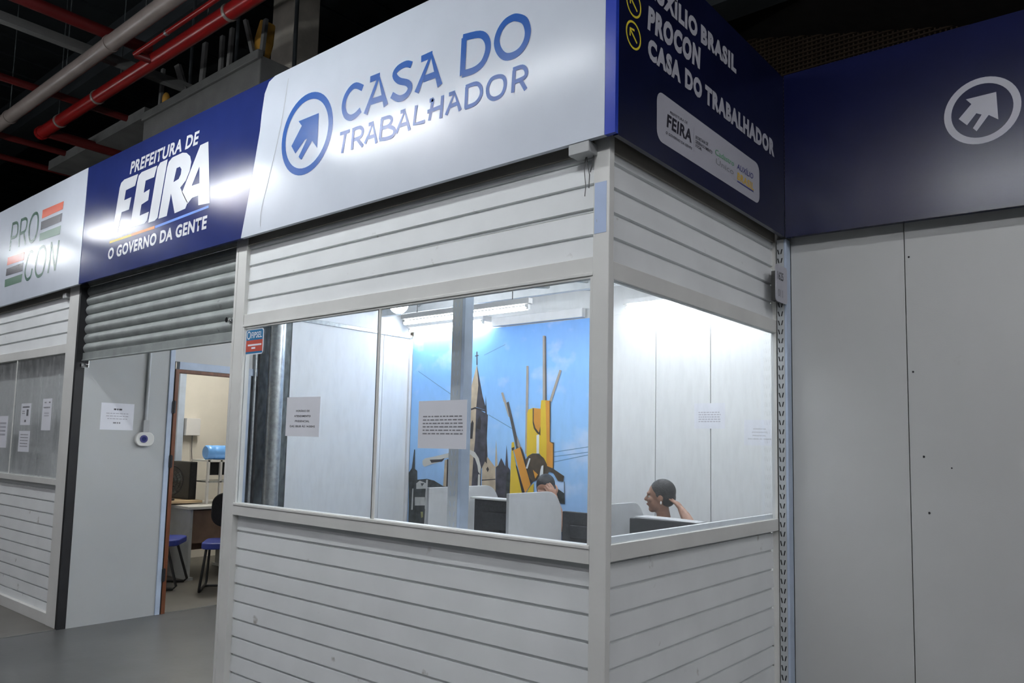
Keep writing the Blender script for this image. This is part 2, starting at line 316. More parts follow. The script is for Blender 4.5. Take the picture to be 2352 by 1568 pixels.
DATA = {'CASA':[[(-1.4153,3.2135),(-1.4706,3.2429),(-1.5144,3.2364),(-1.5507,3.2048),(-1.563,3.1577),(-1.5443,3.109),(-1.5044,3.0835),(-1.4606,3.0868),(-1.4245,3.1034)],[(-1.3857,3.0701),(-1.2937,3.2355),(-1.2342,3.0725)],[(-1.3597,3.2406),(-1.2868,3.2383)],[(-1.3466,3.1228),(-1.2518,3.118)],[(-1.0605,3.2229),(-1.0997,3.2398),(-1.1552,3.235),(-1.1788,3.2105),(-1.1463,3.1715),(-1.0837,3.1413),(-1.0658,3.1104),(-1.0917,3.083),(-1.1415,3.0815),(-1.1941,3.1144)],[(-1.0198,3.0756),(-0.9279,3.231),(-0.8662,3.0652)],[(-0.9963,3.2306),(-0.9217,3.2313)],[(-0.9755,3.1284),(-0.8872,3.1261)],[(-0.7225,3.2434),(-0.7274,3.0711)],[(-0.7322,3.2452),(-0.6329,3.2278),(-0.5902,3.1926),(-0.5804,3.143),(-0.6052,3.094),(-0.6554,3.0738),(-0.7296,3.0776)],[(-0.4232,3.2301),(-0.38,3.201),(-0.362,3.1536),(-0.3692,3.1117),(-0.3978,3.0801),(-0.4401,3.0697),(-0.4838,3.0802),(-0.5157,3.1149),(-0.5304,3.1584),(-0.5183,3.2002),(-0.4883,3.2285),(-0.4535,3.2359),(-0.4232,3.2301)]],'TRAB':[[(-1.5833,3.0186),(-1.5063,3.0159)],[(-1.538,3.0148),(-1.5593,2.9126)],[(-1.4747,3.0137),(-1.4806,2.9124)],[(-1.4848,3.0146),(-1.425,3.0134),(-1.4016,2.9912),(-1.4158,2.9638),(-1.4737,2.96)],[(-1.4438,2.9593),(-1.3965,2.9104)],[(-1.3801,2.9186),(-1.3254,3.0081),(-1.2931,2.9016)],[(-1.3579,3.01),(-1.322,3.0096)],[(-1.3695,2.9443),(-1.3026,2.9422)],[(-1.2576,3.0144),(-1.268,2.9122)],[(-1.2644,3.0122),(-1.2054,3.0085),(-1.1872,2.988),(-1.2087,2.9661),(-1.2641,2.966)],[(-1.2144,2.9652),(-1.1676,2.9399),(-1.1717,2.9113),(-1.2111,2.9054),(-1.2716,2.9131)],[(-1.1516,2.9141),(-1.0967,3.0092),(-1.0588,2.9062)],[(-1.1267,3.011),(-1.0935,3.0106)],[(-1.1377,2.9463),(-1.0705,2.9444)],[(-1.0179,3.0146),(-1.0297,2.9278),(-0.9575,2.9219)],[(-0.9079,3.0143),(-0.9282,2.918)],[(-0.8469,3.0135),(-0.8545,2.9106)],[(-0.9417,2.9628),(-0.8468,2.9639)],[(-0.9304,3.0116),(-0.9057,3.0122)],[(-0.8208,2.9156),(-0.7723,3.0055),(-0.7348,2.9137)],[(-0.8067,3.0065),(-0.7694,3.0061)],[(-0.8063,2.9491),(-0.7459,2.9522)],[(-0.6984,3.011),(-0.7013,2.9132)],[(-0.705,3.0115),(-0.6438,3.0094),(-0.6152,2.9832),(-0.6139,2.9474),(-0.6453,2.9207),(-0.7043,2.9177)],[(-0.5166,3.0033),(-0.4854,2.9869),(-0.4782,2.9502),(-0.4964,2.9175),(-0.5359,2.9113),(-0.5679,2.9308),(-0.5763,2.9684),(-0.5567,3.0013),(-0.5166,3.0033)],[(-0.4297,3.0045),(-0.4356,2.9091)],[(-0.4367,3.008),(-0.3874,3.0052),(-0.3658,2.9816),(-0.3735,2.9568),(-0.4282,2.9514)],[(-0.396,2.952),(-0.3663,2.902)]],'LOGO_BOX':[(-2.1071,3.1418),(-1.6459,3.0698),(-1.8848,3.3196),(-1.9281,2.868)],'ARROW':[(-1.7729,3.1804),(-1.9534,3.1822),(-1.9217,3.1491),(-2.0094,3.0566),(-1.9683,3.005),(-1.8861,3.0623),(-1.8676,3.0631),(-1.9371,2.9801),(-1.9108,2.9582),(-1.8207,3.0403),(-1.7724,2.9897)],'FEIRA':[[(-4.2401,2.9236),(-4.1513,2.9211),(-4.1016,3.0664),(-3.9847,3.0647),(-3.9613,3.1507),(-4.074,3.1483),(-4.0564,3.2195),(-3.9139,3.2232),(-3.8773,3.3012),(-4.0955,3.3063),(-4.1439,3.2919),(-4.1636,3.2595)],[(-3.9497,2.9255),(-3.7278,2.9177),(-3.6907,2.9344),(-3.6728,2.9921),(-3.8085,2.9883),(-3.7927,3.0643),(-3.6939,3.077),(-3.6824,3.1529),(-3.7694,3.1432),(-3.7521,3.2269),(-3.6277,3.226),(-3.5929,3.2994),(-3.8231,3.3024),(-3.8655,3.2858),(-3.8813,3.2442)],[(-3.6708,2.9136),(-3.578,2.9124),(-3.5394,2.9265),(-3.4465,3.3109),(-3.5499,3.3096),(-3.5881,3.2828)]],'FEIRA_R':[[(-3.5243,2.9165),(-3.4078,2.9154),(-3.3685,3.0599),(-3.3018,2.9144),(-3.1627,2.9202),(-3.1363,2.956),(-3.2479,3.0746),(-3.1801,3.1079),(-3.1353,3.1629),(-3.1216,3.2184),(-3.1416,3.2611),(-3.1916,3.2945),(-3.2456,3.3082),(-3.3825,3.3073),(-3.4286,3.2874),(-3.4482,3.249)],[(-3.3453,3.1314),(-3.3135,3.2195),(-3.2698,3.22),(-3.2458,3.1975),(-3.251,3.1642),(-3.2772,3.1388)]],'FEIRA_A':[[(-2.9197,3.3044),(-3.0177,3.3038),(-3.2198,3.0365),(-3.1375,2.9475),(-3.0821,2.9746),(-3.0067,2.9755),(-2.9969,2.9108),(-2.8578,2.8994)],[(-3.0965,3.0568),(-3.0125,3.165),(-2.9993,3.053)]],'T_PREF':[(-4.0131,3.327),(-3.0551,3.3198),(-3.9953,3.4147)],'T_GOV':[(-4.2854,2.7419),(-2.8824,2.743),(-4.2796,2.8258)],'SW1':[(-4.272,2.8624),(-3.5704,2.8573),(-3.5732,2.8773),(-4.2703,2.8793)],'SW2':[(-3.5654,2.8577),(-2.8674,2.8716),(-2.8691,2.887),(-3.5678,2.8752)],'T_PRO':[(-6.4202,3.1237),(-5.7371,3.1115),(-6.4166,3.3676)],'PROSTR':[[(-6.4097,3.1222),(-6.3861,3.3661)],[(-6.3965,3.3678),(-6.2855,3.3619),(-6.2451,3.3314),(-6.2433,3.2631),(-6.2859,3.2342),(-6.396,3.2358)],[(-6.1814,3.1198),(-6.169,3.3647)],[(-6.1788,3.365),(-6.0632,3.3619),(-6.0188,3.3317),(-6.0255,3.2767),(-6.0657,3.2448),(-6.1669,3.2436)],[(-6.0783,3.2419),(-6.0188,3.1184)],[(-5.809,3.3656),(-5.763,3.3354),(-5.7481,3.2644),(-5.7579,3.1842),(-5.8102,3.1345),(-5.881,3.125),(-5.9291,3.1601),(-5.9498,3.2293),(-5.9382,3.3038),(-5.8853,3.3571),(-5.809,3.3656)],[(-5.8017,3.0103),(-5.8617,3.0362),(-5.9109,3.0089),(-5.951,2.9388),(-5.9683,2.8652),(-5.9317,2.809),(-5.882,2.7927),(-5.8231,2.816),(-5.8002,2.8776)],[(-5.595,3.0372),(-5.678,3.016),(-5.7151,2.9405),(-5.7249,2.8609),(-5.6767,2.801),(-5.6129,2.7897),(-5.5481,2.8113),(-5.5135,2.8926),(-5.5127,2.9718),(-5.549,3.0236),(-5.595,3.0372)],[(-5.4246,2.7889),(-5.4015,3.0474)],[(-5.4008,3.0441),(-5.2848,2.7936)],[(-5.2848,2.7936),(-5.2405,3.0387)]],'BARS':[[(-5.663,3.3652),(-5.2056,3.3571),(-5.2154,3.2914),(-5.6651,3.2909)],[(-5.6775,3.266),(-5.2176,3.2613),(-5.225,3.1913),(-5.6763,3.1926)],[(-5.6826,3.1639),(-5.2269,3.1593),(-5.2372,3.0879),(-5.6849,3.0993)],[(-6.4425,3.0633),(-6.0175,3.0534),(-6.0246,2.9835),(-6.4459,2.9914)],[(-6.4526,2.9598),(-6.0312,2.9621),(-6.033,2.886),(-6.4572,2.8933)],[(-6.47,2.861),(-6.0274,2.861),(-6.0398,2.7898),(-6.4633,2.7903)]],'T_AUX':[(0.2315,3.2601),(1.0105,3.2652),(0.2307,3.3379)],'T_AUXB':[(0.6314,3.2628),(1.0105,3.2652),(0.637,3.3494)],'T_AUXA':[(0.1925,3.2486),(0.5977,3.2739),(0.2026,3.3416)],'T_PROC':[(0.1666,3.1158),(0.6231,3.1322),(0.1763,3.2176)],'T_CASA':[(0.1788,2.9945),(1.4875,2.9932),(0.1833,3.0845)],'T_C1':[(0.1711,3.0045),(0.4461,2.9936),(0.1778,3.0862)],'T_C2':[(0.4836,2.9866),(0.6446,3.0032),(0.4922,3.0888)],'T_C3':[(0.6747,2.9983),(1.4875,2.9932),(0.6846,3.0857)],'CIRC1':[(0.0042,3.1584),(0.1153,3.1773),(0.0591,3.2299),(0.0608,3.114)],'CIRC2':[(0.0061,3.0375),(0.1171,3.0414),(0.0508,3.0965),(0.078,2.9908)],'ARR2':[(0.031,3.0569),(0.0928,3.0506),(0.0671,3.0282),(0.0564,3.0626)],'LOGOPL':[(0.2658,2.8836),(1.2841,2.9115),(1.2704,2.6946),(0.2433,2.688)],'T_F2':[(0.3244,2.7683),(0.5438,2.7698),(0.3315,2.8247)],'T_P2':[(0.3518,2.8335),(0.5057,2.8401),(0.3549,2.8452)],'T_G2':[(0.3165,2.7372),(0.5474,2.741),(0.3195,2.7483)],'VL':[(0.5648,2.847),(0.5648,2.7399)],'T_SEC':[[(0.5804,2.8035),(0.7028,2.8091),(0.5832,2.8178)],[(0.5804,2.7833),(0.7443,2.7841),(0.5832,2.7977)],[(0.5804,2.7665),(0.6399,2.7669),(0.5832,2.7792)]],'T_CAD':[(0.775,2.7937),(0.9769,2.7964),(0.779,2.8196)],'T_UNI':[(0.7825,2.7523),(0.9722,2.7541),(0.785,2.7776)],'T_AX':[(1.0108,2.7955),(1.202,2.7986),(1.0171,2.8231)],'T_BR':[(1.0145,2.7451),(1.2103,2.7418),(1.0192,2.7814)],'T_BR2':[(1.0144,2.7359),(1.2056,2.7367),(1.0162,2.7438)],'WCIRC':[(0.8307,3.0961),(1.1373,3.0328),(1.0088,3.2148),(0.9593,2.8952)],'WARR':[(1.0438,3.1284),(0.9219,3.1267),(0.9436,3.0979),(0.8899,3.0393),(0.9231,3.0006),(0.9624,3.0484),(0.9835,3.0363),(0.9463,2.9802),(0.9612,2.9619),(1.0111,3.0274),(1.0482,2.9961)],'MURAL':[('stonelit',[(-3.8556,2.2912),(-3.9231,2.0707),(-3.9946,1.8079),(-3.8497,1.8431),(-3.8277,2.0676)]),('stonedark',[(-3.8556,2.2912),(-3.7644,1.9554),(-3.703,1.8046),(-3.8497,1.8431),(-3.8277,2.0676)]),('stonelit',[(-4.0023,1.808),(-3.8495,1.8394),(-3.848,1.5167),(-3.8656,1.3157),(-3.8802,0.898),(-4.0435,0.888),(-4.0635,1.4027)]),('stonedark',[(-3.8495,1.8394),(-3.6846,1.7627),(-3.691,1.5185),(-3.6753,1.339),(-3.7559,1.2106),(-3.7575,0.9056),(-3.8927,0.8972),(-3.8706,1.3155),(-3.8529,1.5166)]),('stonedark',[(-3.7205,1.9635),(-3.6967,1.7628),(-3.7235,1.763)]),('stonedark',[(-3.8678,2.4224),(-3.8527,2.4215),(-3.8452,2.2814),(-3.8628,2.2823)]),('stonedark',[(-3.884,2.3823),(-3.8339,2.3869),(-3.8336,2.3757),(-3.8836,2.371)]),('arch',[(-3.928,1.5157),(-3.9186,1.6723),(-3.8973,1.7091),(-3.8787,1.6778),(-3.8903,1.5162)]),('arch',[(-3.837,1.6264),(-3.8204,1.718),(-3.7944,1.7544),(-3.7728,1.6995),(-3.782,1.6084)]),('arch',[(-3.9621,1.7556),(-3.9477,1.7777),(-3.9341,1.7517),(-3.9484,1.7259)]),('arch',[(-4.0099,1.8081),(-3.8646,1.8433),(-3.703,1.8046),(-3.7025,1.7901),(-3.864,1.8249),(-4.0092,1.7895)]),('arch',[(-3.9956,1.4964),(-3.9277,1.5084),(-3.9273,1.4973),(-3.9951,1.4853)]),('stonelit',[(-3.743,0.9065),(-3.7443,1.229),(-3.6752,1.3354),(-3.5643,1.2319),(-3.552,0.9182)]),('arch',[(-3.688,1.2131),(-3.6696,1.2388),(-3.6494,1.211),(-3.6677,1.1817)]),('arch',[(-3.7449,1.1032),(-3.5608,1.1205),(-3.5605,1.1117),(-3.7445,1.0925)]),('stonelit',[(-3.5715,1.2352),(-3.5637,1.5112),(-3.5367,1.2541),(-3.535,1.2011)]),('stonedark',[(-3.5543,0.9181),(-3.5597,1.2356),(-3.5296,1.2543),(-3.492,1.3297),(-3.436,1.2487),(-3.4238,1.46),(-3.399,1.2448),(-3.3706,1.2161),(-3.3623,0.9299)]),('arch',[(-3.7125,1.293),(-3.704,1.4733),(-3.682,1.3208),(-3.6802,1.2671)]),('stonelit',[(-4.2951,0.9939),(-4.2809,1.2852),(-4.2284,1.2961),(-4.2161,0.998)]),('arch',[(-4.2475,0.9964),(-4.2469,1.2956),(-4.2284,1.2961),(-4.2213,0.9977)]),('cream',[(-4.6211,1.2713),(-4.5804,1.2956),(-4.4437,1.3185),(-4.205,1.366),(-4.19,1.3215),(-4.2817,1.304),(-4.3335,1.2685),(-4.4674,1.2377),(-4.59,1.2029),(-4.619,1.227)]),('arch',[(-4.5106,1.2822),(-4.3346,1.293),(-4.2818,1.3077),(-4.3201,1.2689),(-4.4817,1.2506)]),('cream',[(-4.0248,1.3943),(-3.9238,1.4019),(-3.848,1.3799),(-3.7915,1.3178),(-3.759,1.2285),(-3.7662,1.1562),(-3.7965,1.182),(-3.8086,1.2448),(-3.8457,1.3162),(-3.9095,1.3547),(-4.0234,1.3574)]),('cream',[(-3.7956,1.155),(-3.7662,1.1562),(-3.7676,0.9139),(-3.8017,0.9118)]),('tree',[(-4.8059,0.5317),(-4.8332,1.1317),(-4.7868,1.1823),(-4.7597,1.3882),(-4.7455,1.3885),(-4.7378,1.1744),(-4.7001,1.1564),(-4.6926,1.06),(-4.5425,1.0764),(-4.4323,1.0624),(-4.2959,1.0125),(-4.2164,1.0073),(-4.1424,0.7898),(-4.146,0.5601),(-4.5181,0.5467)]),('board',[(-4.7076,1.0206),(-4.6528,1.0522),(-4.5513,1.0282),(-4.5377,0.9717),(-4.7046,0.959)]),('board',[(-4.7229,0.8692),(-4.5665,0.8786),(-4.5568,0.7898),(-4.7185,0.779)]),('tree',[(-4.6374,1.024),(-4.5817,1.0268),(-4.6162,0.9905)]),('board',[(-4.7672,0.9595),(-4.7501,0.9605),(-4.7501,0.7287),(-4.7728,0.7271)]),('board',[(-4.5531,1.0664),(-4.5255,1.0676),(-4.5404,0.5542),(-4.5678,0.5519)]),('tree',[(-4.8155,0.7241),(-4.5551,0.7519),(-4.5651,0.5521),(-4.8125,0.5504)]),('leaf',[(-4.6229,0.7186),(-4.5868,0.7211),(-4.5842,0.6643),(-4.6114,0.6527)]),('tree',[(-3.4111,1.1883),(-3.3726,1.2073),(-3.3623,0.9299),(-3.4264,0.926)]),('tan',[(-3.19,2.2402),(-3.1631,2.2389),(-3.1555,1.7672),(-3.1544,1.3786),(-3.1854,1.3779),(-3.1872,1.872)]),('tan',[(-2.9936,2.5225),(-2.9719,2.5244),(-2.9561,2.2115),(-2.9466,1.8849),(-2.9789,1.8855)]),('greyrod',[(-2.9719,2.5244),(-2.9543,2.5144),(-2.9316,1.8846),(-2.9487,1.8849)]),('tan',[(-2.7855,2.1831),(-2.7603,2.1751),(-2.8719,1.8801),(-2.9017,1.8841)]),('tan',[(-3.5103,1.9829),(-3.4826,1.9861),(-3.444,1.8952),(-3.4745,1.888)]),('greyrod',[(-3.4384,1.8795),(-3.4083,1.893),(-3.3531,1.7312),(-3.2606,1.4485),(-3.2944,1.4174),(-3.3272,1.5238),(-3.3772,1.6927)]),('tan',[(-3.475,1.9037),(-3.4443,1.907),(-3.3884,1.7314),(-3.4091,1.747)]),('tan',[(-3.2932,1.5548),(-3.2619,1.4941),(-3.1739,1.3145),(-3.188,1.2953),(-3.25,1.4183),(-3.2806,1.4558)]),('yellow',[(-3.1664,1.7758),(-3.1527,1.8098),(-3.0951,1.8242),(-3.0041,1.8155),(-2.9966,1.898),(-2.8886,1.8921),(-2.8801,1.4997),(-2.8384,1.4893),(-2.838,1.2516),(-2.9119,1.2636),(-2.9314,1.307),(-3.0082,1.3862),(-3.0938,1.3842),(-3.165,1.3448)]),('orange',[(-3.095,1.8205),(-3.0013,1.8155),(-3.0,1.6396),(-3.027,1.5797),(-3.0708,1.6169),(-3.0918,1.6921)]),('orange',[(-2.9446,1.8932),(-2.8885,1.8906),(-2.8801,1.4997),(-2.8384,1.4893),(-2.838,1.2516),(-2.9101,1.2673),(-2.9225,1.322),(-2.9218,1.4991)]),('dirt',[(-3.0998,1.8205),(-3.0854,1.8203),(-3.0841,1.6921),(-3.0616,1.6319),(-3.0177,1.5872),(-3.0002,1.647),(-2.9981,1.5575),(-3.0413,1.5796),(-3.0805,1.6243),(-3.0962,1.677)]),('dirt',[(-2.8847,1.4996),(-2.8339,1.493),(-2.8332,1.2444),(-2.8424,1.2441),(-2.8474,1.4818)]),('dirt',[(-2.8959,1.8885),(-2.882,1.8883),(-2.8773,1.4997),(-2.8856,1.4996)]),('white',[(-3.0456,1.5608),(-3.0125,1.5686),(-3.0101,1.3862),(-3.0413,1.3854)]),('yellow',[(-3.3561,1.4851),(-3.3263,1.4932),(-3.3147,1.4322),(-3.3337,1.4013),(-3.2042,0.9907),(-3.3663,0.97)]),('orange',[(-3.3271,1.4129),(-3.231,1.4453),(-3.1054,1.0855),(-3.1706,1.0001),(-3.2117,1.0877)]),('arch',[(-3.3546,1.4315),(-3.32,1.4436),(-3.3241,1.413),(-3.3488,1.4048)]),('arch',[(-3.3003,1.2727),(-3.2799,1.2507),(-3.1756,1.0073),(-3.2092,0.9941)]),('arch',[(-3.2508,1.4487),(-3.2157,1.4191),(-3.0776,1.1165),(-3.1054,1.0855)]),('dirt',[(-3.1741,1.322),(-3.1412,1.3605),(-3.0841,1.3807),(-3.0081,1.3788),(-2.9509,1.3433),(-2.9124,1.2856),(-2.9064,1.2271),(-2.8743,1.2356),(-2.9281,1.1602),(-3.0776,1.1165),(-3.1263,1.1515),(-3.1474,1.2254)]),('dirt',[(-2.912,1.2709),(-2.8379,1.2479),(-2.71,1.1842),(-2.718,1.1334),(-2.781,1.1377),(-2.837,1.2079),(-2.9203,1.2265)]),('white',[(-3.131,1.3383),(-3.1117,1.3351),(-3.1477,1.2366),(-3.1691,1.2396)]),('white',[(-2.9773,1.2687),(-2.954,1.2768),(-2.9564,1.1737),(-2.9984,1.1682),(-2.9903,1.2239)]),('orange',[(-3.0803,1.2279),(-3.0176,1.1858),(-3.0497,1.1437)]),('yellow',[(-3.1561,1.0009),(-3.1144,1.0627),(-3.0677,1.1021),(-3.0655,1.0134)]),('tree',[(-2.815,1.0275),(-2.784,1.0653),(-2.7069,1.0263),(-2.6961,0.9269),(-2.7859,0.9354)]),('tree',[(-2.709,1.1339),(-2.7019,1.1342),(-2.6961,0.9269),(-2.705,0.9263)])],'WIRES':[[(-2.8344,1.4032),(-2.4412,1.4607)],[(-2.8335,1.3614),(-2.4404,1.4123)],[(-2.8324,1.3114),(-2.4401,1.388)],[(-3.6773,1.7627),(-3.3315,1.6105)],[(-4.7389,2.256),(-4.2171,1.985)],[(-3.7592,2.3788),(-3.4726,2.4709)]],'WEDGE':[(-2.2067,3.5158),(-2.2661,3.4974),(-2.305,3.4386),(-2.3254,3.3222),(-2.3343,3.2261),(-2.4032,2.9061),(-2.4759,2.618)],'SEAMB':[(-4.7582,3.5393),(-4.783,2.6223)],'CRACK':[(-2.0705,3.4596),(-2.1234,3.198),(-2.2072,2.9417),(-2.2725,2.7537),(-2.2763,2.654)]}
# ================================================================== SETTING
D = 1.7215      # depth of the side facade
YB = 3.487      # back wall with the mural
XL = -4.87      # left wall of the corridor / booth
SGY = -0.062    # face of the front signs
# ---- floors
fl = struct(MB().box(-4.885, 14, -14, 12, -.06, 0).build('floor', M['concrete']))
struct(MB().box(-24, -4.885, -14, 12, -.06, .0).build('floor', M['concrete_warm']))
struct(MB().box(-4.895, -4.875, -14, 3.4, -.02, .0025).build('trim_1', M['beam']))
# ---- hall roof: corrugated sheets, beams
roof = MB()
for i in range(60): roof.box(-26+i*.7, -26+i*.7+.62, -14, 14, 8.0, 8.04); roof.box(-26+i*.7+.62, -26+i*.7+.7, -14, 14, 8.04, 8.08)
struct(roof.build('ceiling', M['roof']))
struct(MB().box(-26, 14, 11, 11.2, 0, 8.1).build('wall_back', M['hall_dark']))
struct(MB().box(-24.2, -24, -14, 11, 0, 8.1).build('wall_left', M['hall_dark']))
for k, y in enumerate((-2.0, 1.9, 5.6)):
    struct(MB().box(-24, 2.5, y, y+.22, 6.6, 7.3).box(-24, 2.5, y-.1, y+.32, 6.55, 6.63).build('trim_2', M['roof']))
# canopy + lattice wall on the right
struct(MB().prism([(-3.6, 7.22), (8, 4.09), (8, 4.19), (-3.6, 7.32)], 2.7, 7.3, lambda p, q: (p[0], q, p[1])).build('ceiling', M['canopy']))
lat = struct(MB().box(-3.4, 9, 7.2, 7.25, 3.2, 7.3).build('wall_right', M['hall_dark']))
lm = MB()
for i in range(145): lm.box(-3.4+i*.055, -3.4+i*.055+.02, 7.06, 7.10, 4.6, 7.2)
lm.build('lattice_bar', M['brown_dark'], lat, kind='stuff')
lm = MB()
for i in range(47): lm.box(-3.4, 4.6, 7.04, 7.09, 4.6+i*.055, 4.6+i*.055+.02)
lm.build('lattice_rail', M['brown_dark'], lat, kind='stuff')

# ---- facade frames (white aluminium channels) with horizontal slats
PITCH_F = 0.0975
def slat_mesh(ax, a0, a1, face, depth_dir, name='slat', pitch=PITCH_F):
    """one cladding plank, profile in (depth, z); sits 0..pitch above its origin"""
    prof = [(0, .0125), (.003, pitch-.001), (.018, pitch), (.018, 0), (.013, 0), (.013, .0105)]
    mb = MB()
    if ax == 'y': mb.prism(prof, a0, a1, lambda p, t: (t, face+depth_dir*p[0], p[1]))
    else: mb.prism(prof, a0, a1, lambda p, t: (face+depth_dir*p[0], t, p[1]))
    return mb
def slats(ax, a0, a1, face, dd, zs, parent, m='slat'):
    base = slat_mesh(ax, a0, a1, face, dd).build('slat', M[m], parent)
    base.location.z = zs[0]
    for z in zs[1:]:
        c = base.copy(); COL.objects.link(c); c.location.z = z
    return base
ZUP = [2.109+.062+PITCH_F*k for k in range(0, 1)] 
ZU = [2.2645, 2.368, 2.4665, 2.564, 2.6615]
ZL = [0.935-PITCH_F*k for k in range(0, 10)]
# Casa front
fr = MB()
fr.box(-.072, 0, 0, .035, 0, 3.45)                                   # corner post
wf = struct(fr.build('wall_front', M['frame'], bevel=.003))
MB().box(-2.6240, -2.5074, 0, .055, 0, 3.45).box(-2.60, -2.595, -.004, .001, 0, 2.62).build('post', M['frame'], wf, bevel=.002)
MB().box(-2.5074, -.072, .004, .040, 2.109, 2.183).box(-2.5074, -.072, -.002, .02, 2.109, 2.122).build('head_rail', M['frame'], wf, bevel=.002)
MB().box(-2.5074, -.072, .000, .042, 1.033, 1.103).box(-2.5074, -.072, -.004, .02, 1.088, 1.100).build('sill_rail', M['frame'], wf, bevel=.002)
MB().box(-2.5074, -.072, .006, .04, 0, .058).build('bottom_rail', M['frame'], wf, bevel=.002)
MB().box(-2.5074, -.072, .010, .04, 3.38, 3.45).build('top_rail', M['frame'], wf, bevel=.002)
slats('y', -2.5074, -.072, .022, 1, [2.1665]+ZU, wf)
slats('y', -2.5074, -.072, .034, 1, ZL, wf)
MB().box(-2.5074, -.072, .008, .021, 2.598, 2.70).build('lintel', M['lintel'], wf)  # dark band under the sign, its shade painted into the colour
MB().box(-2.5074, -.072, .0405, .046, 2.13, 3.40).box(-2.5074, -.072, .0525, .057, .01, 1.08).build('backing_sheet', M['frame'], wf)  # added behind the slats to stop booth light leaking through the gaps
# window 1 : two panes with a joint
w1 = struct(MB().box(-2.5074, -2.492, .002, .03, 1.103, 2.109).box(-.083, -.072, .002, .03, 1.103, 2.109).box(-2.492, -.083, .004, .03, 2.100, 2.109).build('window_1', M['frame']))
MB().box(-2.492, -1.303, .014, .019, 1.103, 2.100).build('pane', M['glass'], w1)
MB().box(-1.300, -.083, .020, .025, 1.103, 2.100).build('pane', M['glass'], w1)
MB().box(-1.314, -1.294, .006, .012, 1.103, 2.100).box(-1.314, -1.309, .006, .024, 1.103, 2.1).build('joint_strip', M['frame'], w1)
# Casa side
sd = MB(); sd.box(-.035, 0, D-.055, D, 0, 3.45)
ws = struct(sd.build('wall_side', M['frame'], bevel=.003))
MB().box(-.040, -.002, .035, D-.055, 2.0935, 2.162).build('head_rail', M['frame'], ws, bevel=.002)
MB().box(-.042, 0, .035, D-.055, 1.046, 1.108).build('sill_rail', M['frame'], ws, bevel=.002)
MB().box(-.04, -.006, .035, D-.055, 0, .058).build('bottom_rail', M['frame'], ws, bevel=.002)
MB().box(-.04, -.010, .035, D-.055, 3.38, 3.45).build('top_rail', M['frame'], ws, bevel=.002)
slats('x', .035, D-.055, -.022, -1, [2.156, 2.2535, 2.351, 2.4495, 2.547, 2.6445], ws)
slats('x', .035, D-.055, -.030, -1, ZL+[.935+PITCH_F], ws)
MB().box(-.021, -.008, .035, D-.055, 2.590, 2.70).build('lintel', M['lintel'], ws)  # same darkened band, standing in for shade under the side sign
MB().box(-.046, -.0405, .035, D-.055, 2.11, 3.40).box(-.054, -.0485, .035, D-.055, .01, 1.08).build('backing_sheet', M['frame'], ws)  # unseen sheet added against light leaking between the side slats
w2 = struct(MB().box(-.03, -.002, .035, .040, 1.108, 2.0935).box(-.03, -.002, D-.066, D-.055, 1.108, 2.0935).build('window_2', M['frame']))
MB().box(-.020, -.015, .040, D-.066, 1.108, 2.0935).build('pane', M['glass'], w2)
# PROCON front
wp = struct(MB().box(-5.105, -4.905, 0, .045, 0, 3.45).build('wall_front', M['frame'], bevel=.003))
MB().box(-8.6, -5.105, .004, .04, 2.115, 2.19).build('head_rail', M['frame'], wp, bevel=.002)
MB().box(-8.6, -5.105, 0, .042, 1.068, 1.115).build('sill_rail', M['frame'], wp, bevel=.002)
MB().box(-8.6, -5.105, .004, .04, 0, .085).build('bottom_rail', M['frame'], wp, bevel=.002)
MB().box(-8.7, -8.6, 0, .045, 0, 3.45).build('post', M['frame'], wp, bevel=.002)
slats('y', -8.6, -5.105, .022, 1, [2.18, 2.281, 2.382, 2.481, 2.5785, 2.676], wp)
slats('y', -8.6, -5.105, .034, 1, [.0475+PITCH_F*k for k in range(11)], wp)
MB().box(-8.6, -5.105, .008, .021, 2.588, 2.70).build('lintel', M['lintel'], wp)  # shade below the PRO CON sign put into this dark band
w3 = struct(MB().box(-5.113, -5.105, .002, .03, 1.115, 2.115).build('window_3', M['frame']))
MB().box(-6.21, -5.113, .014, .019, 1.115, 2.115).build('pane', M['glass_old'], w3)
MB().box(-8.6, -6.205, .020, .025, 1.115, 2.115).build('pane', M['glass_old'], w3)
MB().box(-6.215, -6.20, .008, .013, 1.115, 2.115).build('joint_strip', M['frame'], w3)
# partition right behind the PROCON window, seen through its glass
pb = struct(MB().box(-8.6, -5.0, .13, .17, 0, 2.9).build('wall_inner', M['panel_in']))
for x in (-5.95, -5.55, -5.32): MB().box(x-.012, x+.012, .122, .13, 0, 2.9).build('batten', M['panel_in'], pb)
# black shutter guides
struct(MB().box(-4.905, -4.872, -.004, .06, 0, 2.66).build('trim_3', M['black']))
struct(MB().box(-2.640, -2.624, .03, .07, 0, 2.62).build('trim_4', M['frame']))

# ---- corridor / booth left wall: sandwich panels with a doorway
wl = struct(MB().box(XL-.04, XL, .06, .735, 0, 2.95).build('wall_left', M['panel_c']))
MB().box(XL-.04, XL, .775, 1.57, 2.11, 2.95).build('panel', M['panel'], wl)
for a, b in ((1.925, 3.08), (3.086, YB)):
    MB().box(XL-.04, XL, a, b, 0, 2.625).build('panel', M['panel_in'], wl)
MB().box(XL-.05, XL-.01, 1.50, 1.925, 0, 2.95).build('dark_panel', M['galv_dark'], wl)
MB().box(XL-.06, XL+.012, .735, .775, 0, 2.95).build('steel_upright', M['steel_blue'], wl, bevel=.003)
MB().box(XL-.045, XL+.004, .775, .786, 0, 2.11).build('gap_filler', M['black'], wl)
MB().box(XL-.04, XL-.02, 1.57, YB, 2.63, 2.95).build('upper_panel', M['panel_in'], wl)
MB().box(XL-.03, XL+.02, 1.925, YB-.01, 2.625, 2.665).build('wall_channel', M['galv'], wl, bevel=.003)
